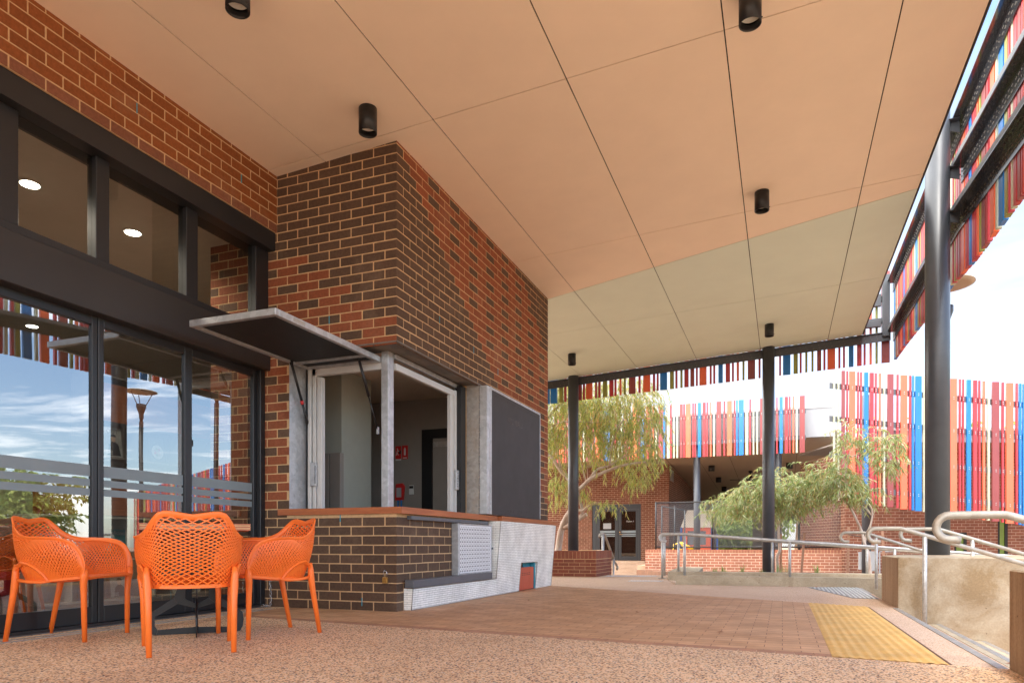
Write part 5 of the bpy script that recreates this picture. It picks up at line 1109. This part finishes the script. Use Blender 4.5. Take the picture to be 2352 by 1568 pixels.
bigtree(-4.6, 50, -.7, 6.0, 3.0, 'bright leafy tree seen under the far soffit, behind the cubby house', 51, G1, 520); bigtree(-1.8, 52, -.7, 5.0, 2.8, 'leafy tree seen under the far soffit, left of the pale wall strip', 52, G1, 520); bigtree(-3.0, 47, -.9, 3.2, 2.6, 'low leafy shrub tree seen through the fence under the far soffit', 53, G1, 500)
G2 = 'trees rising behind the right brick building'
for i, (lt, d_, h, lab) in enumerate(((19.5, 38, 7.2, 'tree top above the right building, left of the big column'), (23.0, 36, 7.2, 'tree top above the right building, right of the big column'), (27.0, 38, 7.6, 'tree top above the right building by the right edge'), (16.8, 36, 6.6, 'leftmost tree top above the right building behind the bright screen'), (19.2, 47, 9.9, 'small distant tree top showing over the white fascia'))):
    bigtree(math.cos(TH)*lt-math.sin(TH)*d_, math.sin(TH)*lt+math.cos(TH)*d_, -.7, h, 2.6 if i < 4 else 1.5, lab, 60+i, G2, 420 if i < 4 else 260)
for i, (x, y, h, lab) in enumerate(((17.5, 15.5, 4.4, 'bushy tree out in the court, mirrored low in the left sliding door'), (21.5, 21, 4.8, 'bushy tree out in the court, mirrored behind the frosted bands'), (13.5, 11, 3.6, 'smaller bushy tree out in the court, mirrored at the left edge'))): bigtree(x, y, -.7, h, 2.0, lab, 70+i, None, 300)
# grass tufts and stakes
for i, (x, y) in enumerate(((-1.0, 13.5), (-.72, 13.6), (-.36, 13.5), (-.05, 13.7), (.06, 13.5), (-1.2, 13.9), (.6, 13.8))):
    b = MB(); rg = random.Random(90+i); b.org = Vector((x, y, .05)); big = 1 if i not in (2, 5) else .6
    for k in range(26):
        a = rg.uniform(0, 6.28); l = rg.uniform(.12, .27)*big; lean = rg.uniform(.1, .8); q = Vector((x+rg.uniform(-.05, .05), y+rg.uniform(-.04, .04), .05)); d = Vector((math.cos(a)*lean, math.sin(a)*lean, 1)).normalized(); w = Vector((-math.sin(a), math.cos(a), 0))*.003
        m_ = q+d*l*.6; e = q+d*l+Vector((math.cos(a), math.sin(a), -.5))*l*.25*lean; b._add([q-w, q+w, m_+w, m_-w, e], [(0,1,2,3), (3,2,4)])
    tag(b.build('grass_tuft', M['grass']), 'strappy grass tuft in the garden bed behind the kerb', 'grass', 'grass tufts in the garden bed')
for (a, c_, lab) in (((.461, 17, .863), (.389, 17, -.15), 'thin leaning timber stake right of the middle column'), ((1.36, 17, 1.0), (1.331, 17, -.15), 'straight timber stake left of the tall sapling'), ((-.034, 17, .84), (-.034, 17, -.15), 'timber stake beside the sapling trunk at the middle column'), ((2.017, 17, .892), (2.065, 17, -.15), 'timber stake right of the tall sapling, in front of the brick wall')):
    b = MB(); b.bar(a, c_, .05, .04, (0,1,0)); b.org = Vector(c_); tag(b.build('timber_stake', M['stake']), lab, 'stake')
b = MB(); b.tube([(1.35, 17, .82), (1.6, 16.3, .75), (2.02, 17, .74)], .008, 6); b.org = Vector((1.6, 16.5, .75)); tag(b.build('tree_tie', M['black']), 'black tie strap holding the tall sapling to its two stakes', 'strap')

# ------------------------------------------------------------ orange lattice chairs
def hinterp(tab, s):
    for i in range(len(tab)-1):
        if s <= tab[i+1][0] or i == len(tab)-2:
            s0, s1 = tab[i][0], tab[i+1][0]; t = min(max((s-s0)/(s1-s0), 0), 1); p0, p1 = Vector(tab[i][1]), Vector(tab[i+1][1])
            pm = Vector(tab[i-1][1]) if i > 0 else p0*2-p1; pn = Vector(tab[i+2][1]) if i+2 < len(tab) else p1*2-p0
            sm = tab[i-1][0] if i > 0 else s0-(s1-s0); sn = tab[i+2][0] if i+2 < len(tab) else s1+(s1-s0)
            m0 = (p1-pm)/(s1-sm)*(s1-s0); m1 = (pn-p0)/(sn-s0)*(s1-s0); t2_, t3_ = t*t, t**3
            return p0*(2*t3_-3*t2_+1)+m0*(t3_-2*t2_+t)+p1*(-2*t3_+3*t2_)+m1*(t3_-t2_)
RIM = [(0, (-.262,.262,.425)), (.05, (-.272,.25,.53)), (.10, (-.281,.205,.615)), (.16, (-.287,.12,.655)), (.24, (-.288,0,.667)), (.32, (-.270,-.12,.668)), (.375, (-.234,-.20,.702)), (.42, (-.196,-.25,.762)), (.452, (-.152,-.278,.801)), (.5, (0,-.285,.783))]
SEATP = [(0, (-.24,.262,.425)), (.12, (-.243,.16,.415)), (.24, (-.240,.03,.402)), (.33, (-.228,-.09,.395)), (.40, (-.19,-.165,.390)), (.455, (-.11,-.20,.388)), (.5, (0,-.21,.388))]
def sym(tab, s):
    if s <= .5: return hinterp(tab, s)
    p = hinterp(tab, 1-s); return Vector((-p.x, p.y, p.z))
def wallp(s, t):
    a, b_ = sym(SEATP, s), sym(RIM, s); p = a.lerp(b_, t); bul = math.sin(math.pi*t)*.022; o = Vector((p.x, p.y*1.0-.05, 0)); o = o.normalized() if o.length > 0 else o
    return p+o*bul
def seatp(u, v):
    hw = .240-.0*v-.05*max(0, v-.75)*4*.6; y_ = .262-.472*v+.06*max(0, v-.72)/.28*abs(u)**2.2; z_ = .425-.037*min(v*1.4, 1)-.018*(1-u*u)*math.sin(math.pi*min(v*1.1, 1))
    return Vector((u*hw, y_, z_))
def make_chair(lab):
    t = thing('lattice_armchair', lab, 'chair', (0,0,0), 'orange lattice armchairs'); ORG[t.name] = Vector((0,0,0))
    # back and arm lattice
    b = MB(); NS = 66; WR = .0068
    for k in range(-4, NS+4):
        for sg in (1, -1):
            pts = []; wd = []
            for j in range(13):
                tt = j/12; s = (k+.5)/NS
                mid = abs(s-.5); run = .30 if mid < .08 else (.30-(mid-.08)*1.0 if mid < .28 else .10)
                s = s+sg*run*(tt-.5)
                if s < .012 or s > .988: 
                    if len(pts) >= 2: b.ribbon(pts, wd, WR, .007)
                    pts = []; wd = []; continue
                p = wallp(s, tt); pts.append(p); n_ = (wallp(min(s+.01, .99), tt)-wallp(max(s-.01, .01), tt)).cross(wallp(s, min(tt+.03, 1))-wallp(s, max(tt-.03, 0)))
                wd.append(n_)
            if len(pts) >= 2:
                # width lies in the shell: use cross of path and normal
                W2_ = []
                for i_, (p, n_) in enumerate(zip(pts, wd)):
                    T_ = pts[min(i_+1, len(pts)-1)]-pts[max(i_-1, 0)]; c_ = T_.cross(n_); W2_.append(c_ if c_.length > 1e-9 else Vector((0,0,1)))
                b.ribbon(pts, W2_, WR, .009)
    b.build('back_lattice', M['orange'], t)
    b = MB()
    for k in range(-9, 22):
        for sg in (1, -1):
            pts = []
            for j in range(15):
                v = j/14; u = (k-6+.5)/6.5+sg*(v-.5)*1.5
                if -1 <= u <= 1: pts.append(seatp(u, v))
                else:
                    if len(pts) >= 2: b.ribbon(pts, [(p.cross(Vector((0,0,1)))+Vector((1,0,0))) for p in pts], .009, .007)
                    pts = []
            if len(pts) >= 2: b.ribbon(pts, [Vector((1,.3*sg,0)) for p in pts], .009, .007)
    b.ribbon([seatp(u/6, .015)+Vector((0, .004, -.004)) for u in range(-6, 7)], [Vector((0,1,-.3))]*13, .05, .012)
    b.ribbon([sym(SEATP, i/40)+Vector((0,0,-.002)) for i in range(41)], [Vector((0,0,1))]*41, .022, .011)
    b.build('seat', M['orange'], t)
    # broad rounded rim
    b = MB(); N_ = 88; ring = []
    for i in range(N_+1):
        s = i/N_; p = sym(RIM, s); T_ = (sym(RIM, min(s+.006, 1))-sym(RIM, max(s-.006, 0))).normalized(); dn = (sym(SEATP, s)-p).normalized(); out = Vector((p.x, p.y-.0, 0)).normalized()
        arm = max(0, 1-abs(abs(s-.5)-.27)/.13); wdir = (dn*(1-.45*arm)-out*.65*arm); wdir = (wdir-T_*wdir.dot(T_)).normalized(); nn = T_.cross(wdir); hw_, ht_ = .0185, .0065
        if abs(s-.5) > .44: hw_ = .0185+.004*(abs(s-.5)-.44)/.06
        for k in range(12):
            a = 2*math.pi*k/12; ca, sa_ = math.cos(a), math.sin(a)
            ring.append(p+wdir*(hw_*ca*abs(ca)**-.3 if abs(ca) > 1e-6 else 0)+nn*ht_*sa_)
    fs = []
    for i in range(N_):
        for k in range(12): k2 = (k+1) % 12; fs.append((i*12+k, i*12+k2, (i+1)*12+k2, (i+1)*12+k))
    b.sm = True; b._add(ring, fs); b.sm = False; b.build('rim', M['orange'], t)
    # side openings' bands
    for sx in (-1, 1):
        b = MB()
        q = [(-.232,-.205,.43), (-.245,-.19,.485), (-.262,-.15,.508), (-.270,-.10,.498), (-.268,-.05,.468), (-.258,-.01,.43), (-.245,.01,.395)]
        P_ = [Vector((sx*-x, y_, z_)) for x, y_, z_ in q]; Q = []
        for i in range(len(P_)-1):
            for k in range(4): Q.append(P_[i].lerp(P_[i+1], k/4))
        Q.append(P_[-1]); b.ribbon(Q, [Vector((sx, 0, .9)) for _ in Q], .024, .012)
        b.tube([(sx*.232, -.20, .40), (sx*.25, -.12, .388), (sx*.252, -.03, .385), (sx*.242, .03, .392)], [.013, .010, .010, .008], 10)
        b.build('side_brace', M['orange'], t)
    for sx in (-1, 1):
        b = MB(); b.tube([(sx*.262,.262,.47), (sx*.262,.258,.43), (sx*.258,.250,.38), (sx*.252,.248,.30), (sx*.246,.25,0)], [.018,.024,.0215,.0185,.0150], 16); b.build('leg', M['orange'], t)
        b = MB(); b.tube([(sx*.232,-.205,.50), (sx*.234,-.207,.45), (sx*.230,-.212,.39), (sx*.226,-.228,.30), (sx*.220,-.285,0)], [.012,.020,.023,.0195,.0150], 16); b.build('leg', M['orange'], t)
    return t
def face(hx, hy): return math.atan2(-hx, hy)
ch = make_chair('leftmost outdoor orange chair, turned side on with its back to the left'); ch.location = (-4.34, 3.235, .004); ch.rotation_euler = (0, 0, face(.5, .188)); ch.scale = (.96, .96, .96)
copy_tree(ch, (-3.215, 3.13, .004), face(-.438, .389), 'middle orange chair showing its full lattice back to the viewer')
copy_tree(ch, (-3.27, 3.855, .004), face(-.20, -.44), 'right orange chair with one arm towards the viewer, near the dark brick wall')
copy_tree(ch, (-6.42, 4.12, .012), face(-.75, -.55), 'orange chair inside the room seen dimly through the left glass')
# table
tb = thing('cafe_table', 'small square timber topped table with a black plate steel base among the orange chairs', 'table', (-3.72, 3.68, .004))
tx, ty = -3.72, 3.68; ta = R(45)
b = MB()
for i in range(5): z = .703+i*.0082; o_ = .002*(i % 2); 
for i in range(5):
    z0 = .700+i*.0085; e = .325-(.0025 if i % 2 else 0); P_ = [Vector((tx, ty, z0))+Matrix.Rotation(ta, 3, 'Z') @ Vector((a*e, c_*e, 0)) for a, c_ in ((-1,-1),(1,-1),(1,1),(-1,1))]; b.mi = i % 2; b.prism(P_, (0, 0, .0085))
b.build('table_top', [M['timberx'], mat_wood('ply_light', (.50,.26,.10), (.60,.34,.14), 'x', .5)], tb)
for k in range(4):
    d = Matrix.Rotation(ta+R(90*k), 3, 'Z') @ Vector((1, 0, 0)); n_ = Vector((-d.y, d.x, 0))*.004
    def pt(r_, z_): return Vector((tx, ty, .004))+d*r_+Vector((0, 0, z_))-n_
    b = MB()
    outer = [(.118, .695), (.075, .695), (.075, .24), (.06, .205), (0.004, .195), (0.004, .165), (.09, .165)]
    b.prism([pt(.075, .695), pt(.118, .695), pt(.122, .30), pt(.14, .245), pt(.115, .205), pt(.075, .24)], n_*2)
    b.prism([pt(.075, .239), pt(.114, .204), pt(.004, .172), pt(.004, .200)], n_*2)
    b.prism([pt(.141, .244), pt(.27, .155), pt(.255, .12), pt(.116, .204)], n_*2)
    b.prism([pt(.2705, .154), pt(.292, .135), pt(.30, .085), pt(.292, .035), pt(.275, .006), pt(.245, 0), pt(.238, .035), pt(.255, .06), pt(.2555, .119)], n_*2)
    b.prism([pt(.2445, .0), pt(.004, .0), pt(.004, .045), pt(.2375, .035)], n_*2)
    b.build('leg', M['black'], tb)
b = MB(); b.tube([(tx, ty, .01), (tx, ty, .22)], .008, 8); b.build('spindle', M['black'], tb)
# chain and padlock
b = MB(); rg = random.Random(3)
def link(c, ax, up, L=.019, W=.009, r=.0022):
    ax, up = Vector(ax).normalized(), Vector(up).normalized(); sd = ax.cross(up).normalized(); pts = []
    for k in range(13): a = 2*math.pi*k/12; pts.append(Vector(c)+ax*L*math.cos(a)+sd*W*math.sin(a))
    b.tube(pts, r, 5, False)
z = .31; i = 0
while z > .03: link((-4.60+.004*math.sin(z*20), 5.462, z), (0,0,1), (1,0,0) if i % 2 else (0,1,0)); z -= .030; i += 1
for i in range(34): 
    tt = i/34; link((-4.61-.16*tt+rg.uniform(-.02, .02), 5.44+rg.uniform(-.05, .03), .010+.018*rg.random()*(1-tt)), (rg.uniform(-1,1), rg.uniform(-1,1), rg.uniform(-.3,.3)), (rg.uniform(-.5,.5), rg.uniform(-.5,.5), 1))
single('chain', b, M['chrome'], 'steel chain hanging down the brick wall into a heap by the door', 'chain', org=(-4.6, 5.46, .31))
pk = thing('padlock', 'brass padlock hanging on the dark brick face below the counter', 'padlock', (-3.344, 5.49, .26))
b = MB(); b.rbox(-3.37, 5.478, .258, -3.318, 5.500, .312, .004); b.build('body', M['brass'], pk)
b = MB(); b.tube([(-3.362, 5.489, .30), (-3.362, 5.489, .345)]+[(-3.344+.018*math.cos(a), 5.489, .347+.022*math.sin(a)) for a in [math.pi*(1-k/8) for k in range(9)]]+[(-3.326, 5.489, .345), (-3.326, 5.489, .30)], .0038, 8); b.tube([(-3.344, 5.507, .372), (-3.344, 5.48, .374), (-3.344, 5.47, .366)], .005, 8); b.build('shackle', M['chrome'], pk)

# ------------------------------------------------------------ things inside
def idown(x, y, z, e, lab):
    t = thing('recessed_light', lab, 'ceiling light', (x, y, z)); b = MB(); b.tube([(x, y, z-.002), (x, y, z-.008)], .082, 28); b.build('trim_ring', M['white'], t)
    b = MB(); b.tube([(x, y, z-.0085), (x, y, z-.012)], .068, 28); b.build('lens', LE, t)
    ld = bpy.data.lights.new('downlight_lamp', 'SPOT'); ld.energy = 42; ld.spot_size = R(150); ld.spot_blend = .6; ld.color = (1, .90, .78); ld.shadow_soft_size = .08; lo = bpy.data.objects.new('lamp', ld); C.objects.link(lo); lo.parent = t; lo.location = (0, 0, -.02)
LE = mat('lit_lens', (1, .93, .80), .5, var=0, emit=8)
idown(-5.83, 3.99, 3.60, 1, 'lit round ceiling light in the left upper window'); idown(-5.815, 4.965, 3.60, 1, 'lit round ceiling light in the second upper window'); idown(-9.6, 6.6, 3.60, 1, 'lit round ceiling light deep in the room behind the left door')
idown(-5.83, 3.0, 3.60, 1, 'added unseen ceiling light just beyond the left edge of the upper windows'); idown(-5.83, 2.0, 3.60, 1, 'second added unseen ceiling light well beyond the left edge of the upper windows')  # two unseen lamps added to brighten the chair and room behind the glass
bc = thing('bookcase', 'low white bookcase of magazines behind the sliding doors', 'bookcase', (-6.8, 5.6, .012))
b = MB(); yb = [4.6+i*.33 for i in range(8)]
for y_ in yb: b.rbox(-6.95, y_, .012, -6.6, y_+.02, .90)
for z_ in (.012, .44, .88): b.box(-6.95, 4.62, z_, -6.602, 6.91, z_+.02)
b.box(-6.97, 4.6, .012, -6.95, 6.93, .90); b.build('frame', M['cream'], bc)
MAGC = [(.02,.16,.17), (.45,.05,.10), (.02,.08,.22), (.50,.30,.05), (.35,.35,.32), (.05,.25,.30), (.42,.10,.05), (.10,.10,.11)]
MAGM = [mat('cover_%d' % i, c, .35, var=.3, scale=9) for i, c in enumerate(MAGC)]
skin = mat('cover_face', (.50,.32,.22), .5); 
def magazine(x, y, z, h, w, ci, lab, txt=None, tcol='white', disc=None):
    t = thing('magazine', lab, 'magazine', (x, y, z), None); b = MB(); tl = .12*h
    b.prism([(x, y-w/2, z), (x, y+w/2, z), (x-tl, y+w/2, z+h), (x-tl, y-w/2, z+h)], (-.006, 0, 0)); b.build('cover', MAGM[ci], t)
    def on(yy, zz, o=.0015): return (x-tl*(zz-z)/h+o, yy, zz)
    b = MB()
    if disc == 1:
        pts = [on(y+w*.36*math.cos(a), z+h*.40+w*.36*math.sin(a)) for a in [2*math.pi*k/24 for k in range(24)]]; b._add(pts, [tuple(range(24))]); b.mi = 1
        for q in range(7):
            a0 = q*.9; cy_, cz_ = y+w*.15*math.cos(a0)*(q > 0), z+h*.40+w*.15*math.sin(a0)*(q > 0); b.mi = 1+q % 3
            pts = [on(cy_+w*.09*math.cos(a), cz_+w*.08*math.sin(a), .002+.0004*q) for a in [2*math.pi*k/9 for k in range(9)]]; b._add(pts, [tuple(range(9))])
        b.build('cover_picture', [M['white'], skin, M['redp'], M['bat_o']], t)
    elif disc == 2:
        b.mi = 0; b._add([on(y-w*.34, z+h*.04), on(y+w*.40, z+h*.04), on(y+w*.30, z+h*.42), on(y+w*.12, z+h*.52), on(y-w*.04, z+h*.52), on(y-w*.22, z+h*.40)], [(0,1,2,3,4,5)]); b.mi = 1
        b._add([on(y+w*.04+w*.13*math.cos(a), z+h*.62+w*.17*math.sin(a), .002) for a in [2*math.pi*k/14 for k in range(14)]], [tuple(range(14))]); b.mi = 0
        b._add([on(y+w*.04+w*.16*math.cos(a), z+h*.68+w*.14*math.sin(a), .0024) for a in [math.pi*k/8 for k in range(9)]], [tuple(range(9))]); b.mi = 2
        for q in range(3): b._add([on(y-w*.42, z+h*(.08+.05*q), .0028), on(y-w*.05, z+h*(.08+.05*q), .0028), on(y-w*.05, z+h*(.10+.05*q), .0028), on(y-w*.42, z+h*(.10+.05*q), .0028)], [(0,1,2,3)])
        b.build('cover_picture', [M['black'], skin, M['white']], t)
    if txt: text_mesh('cover_title', txt, w*.30, M[tcol], on(y, z+h*.86, .003), (R(90-7), 0, R(90)), t, .0003)
magazine(-6.63, 5.50, .47, .30, .20, 0, 'teal magazine with a round plate of food on its cover in the low bookcase', 'delicious', 'white', 1)
magazine(-6.63, 5.83, .47, .30, .20, 1, 'red and white magazine with a face on its cover in the low bookcase', 'ma', 'red', 2)
magazine(-6.63, 5.16, .47, .27, .19, 3, 'orange magazine at the left of the low bookcase upper row'); magazine(-6.63, 5.16, .04, .27, .19, 2, 'dark blue magazine at the left of the low bookcase bottom row', None, 'white', 1)
magazine(-6.63, 5.50, .04, .27, .20, 4, 'grey magazine with a pink picture in the low bookcase bottom row', None, 'white', 2); magazine(-6.63, 6.16, .47, .28, .2, 6, 'rust magazine right of the face cover in the low bookcase'); magazine(-6.63, 4.83, .47, .28, .2, 5, 'blue green magazine near the left end of the low bookcase', None, 'white', 1)
ts = thing('display_shelf', 'tall pale display shelf for magazines behind the middle sliding door', 'shelf', (-7.4, 6.1, .012))
b = MB(); b.box(-7.5, 5.6, .012, -7.46, 7.6, 2.55)
for y_ in (5.6, 6.25, 6.9, 7.58): b.rbox(-7.46, y_, .012, -7.22, y_+.025, 2.55)
for z_ in (1.35, 1.60, 2.02, 2.53): b.box(-7.46, 5.625, z_, -7.22, 7.58, z_+.02)
b.build('frame', M['iwall'], ts)
b = MB(); b.box(-7.22, 5.6, 2.02, -7.20, 7.6, 2.45); b.build('panel', M['timber'], ts)
magazine(-7.24, 5.93, 1.625, .34, .24, 4, 'outdoor magazine standing on the tall display shelf behind the glass', 'OUT', 'black', 2)
magazine(-7.24, 6.55, 1.625, .32, .24, 7, 'dark magazine with a curled corner on the tall display shelf', None, 'white', 1)
b = MB(); b.rbox(-7.15, 5.0, .93, -6.98, 7.2, 1.30); single('timber_counter', b, M['timber'], 'warm timber counter box above the low bookcase inside', 'counter', org=(-7.05, 6, .93))
it = thing('cafe_table', 'pale round table inside cut by the left edge behind the glass', 'table', (-5.63, 3.26, .012))
b = MB(); b.lathe(-5.63, 3.26, [(0, .745), (.36, .745), (.36, .715), (0, .715)], 40); b.build('table_top', M['cream'], it)
b = MB(); b.tube([(-5.63, 3.26, .012), (-5.63, 3.26, .715)], .03, 12); b.lathe(-5.63, 3.26, [(.22, .012), (.22, .03), (.03, .05)], 30); b.build('base', M['black'], it)
b = MB(); b.rbox(-8.3, 5.7, .012, -7.9, 6.3, 1.25, .02); b.rbox(-8.2, 5.1, .012, -7.9, 5.65, .5, .05); single('red_display_stand', b, mat('red_laminate', (.45,.015,.02), .4), 'red display stand deep inside behind the left door', 'stand', org=(-8.1, 5.9, .012))
# kitchen signs
def sign(y0, x0, x1, z0, z1, lab, kind):
    t = thing('fire_sign', lab, 'sign', ((x0+x1)/2, y0, (z0+z1)/2)); b = MB(); b.box(x0, y0-.004, z0, x1, y0-.001, z1); b.build('plate', M['red'], t); b = MB(); xc = (x0+x1)/2; zc_ = (z0+z1)/2+.01
    if kind: b.box(xc-.014, y0-.0055, zc_-.05, xc+.014, y0-.004, zc_+.04); b.box(xc-.006, y0-.0055, zc_+.041, xc+.006, y0-.004, zc_+.055); b.box(xc-.03, y0-.0055, z0+.012, xc+.03, y0-.004, z0+.022)
    else:
        for (a, c_) in (((-.02, .05), (-.005, .03)), ((-.012, .03), (-.02, -.01)), ((-.02, -.01), (-.035, -.05)), ((-.018, -.01), (0, -.045)), ((-.012, .022), (.015, .005))): b.bar((xc+a[0], y0-.005, zc_+a[1]), (xc+c_[0], y0-.005, zc_+c_[1]), .002, .011, (1,0,1))
        b.box(x0, y0-.004, z0-.022, x1, y0-.001, z0-.001)
    b.build('pictogram', M['white'], t)
    if not kind: b = MB(); b.box(xc+.008, y0-.0056, zc_-.03, xc+.04, y0-.004, zc_+.02); b.build('blanket_symbol', M['black'], t)
sign(8.4, -4.95, -4.865, 1.775, 1.95, 'red fire blanket sign on the kitchen wall', 0); sign(8.4, -4.85, -4.76, 1.77, 1.955, 'red fire extinguisher sign on the kitchen wall', 1)
bg = thing('fire_blanket_bag', 'red fire blanket pouch with blue tabs on the kitchen wall', 'fire blanket', (-4.88, 8.38, 1.2))
b = MB(); b.prism([(-4.945, 8.37, 1.21), (-4.82, 8.37, 1.21), (-4.80, 8.37, 1.40), (-4.83, 8.37, 1.44), (-4.93, 8.37, 1.43)], (0, .028, 0)); b.build('pouch', M['red'], bg)
b = MB(); b.box(-4.92, 8.366, 1.25, -4.845, 8.3695, 1.38); b.build('label_panel', M['ltgrey'], bg); b = MB(); b.box(-4.91, 8.375, 1.12, -4.895, 8.39, 1.21); b.box(-4.86, 8.375, 1.12, -4.845, 8.39, 1.21); b.build('tab', M['bat_b'], bg)
b = MB(); b.rbox(-4.735, 8.385, 1.285, -4.665, 8.398, 1.41, .003); b.mi = 1; b.box(-4.73, 8.383, 1.365, -4.67, 8.3848, 1.40); single('wall_control', b, [M['white'], M['black']], 'small white control unit with a dark screen on the kitchen wall', 'control panel', org=(-4.7, 8.39, 1.35))
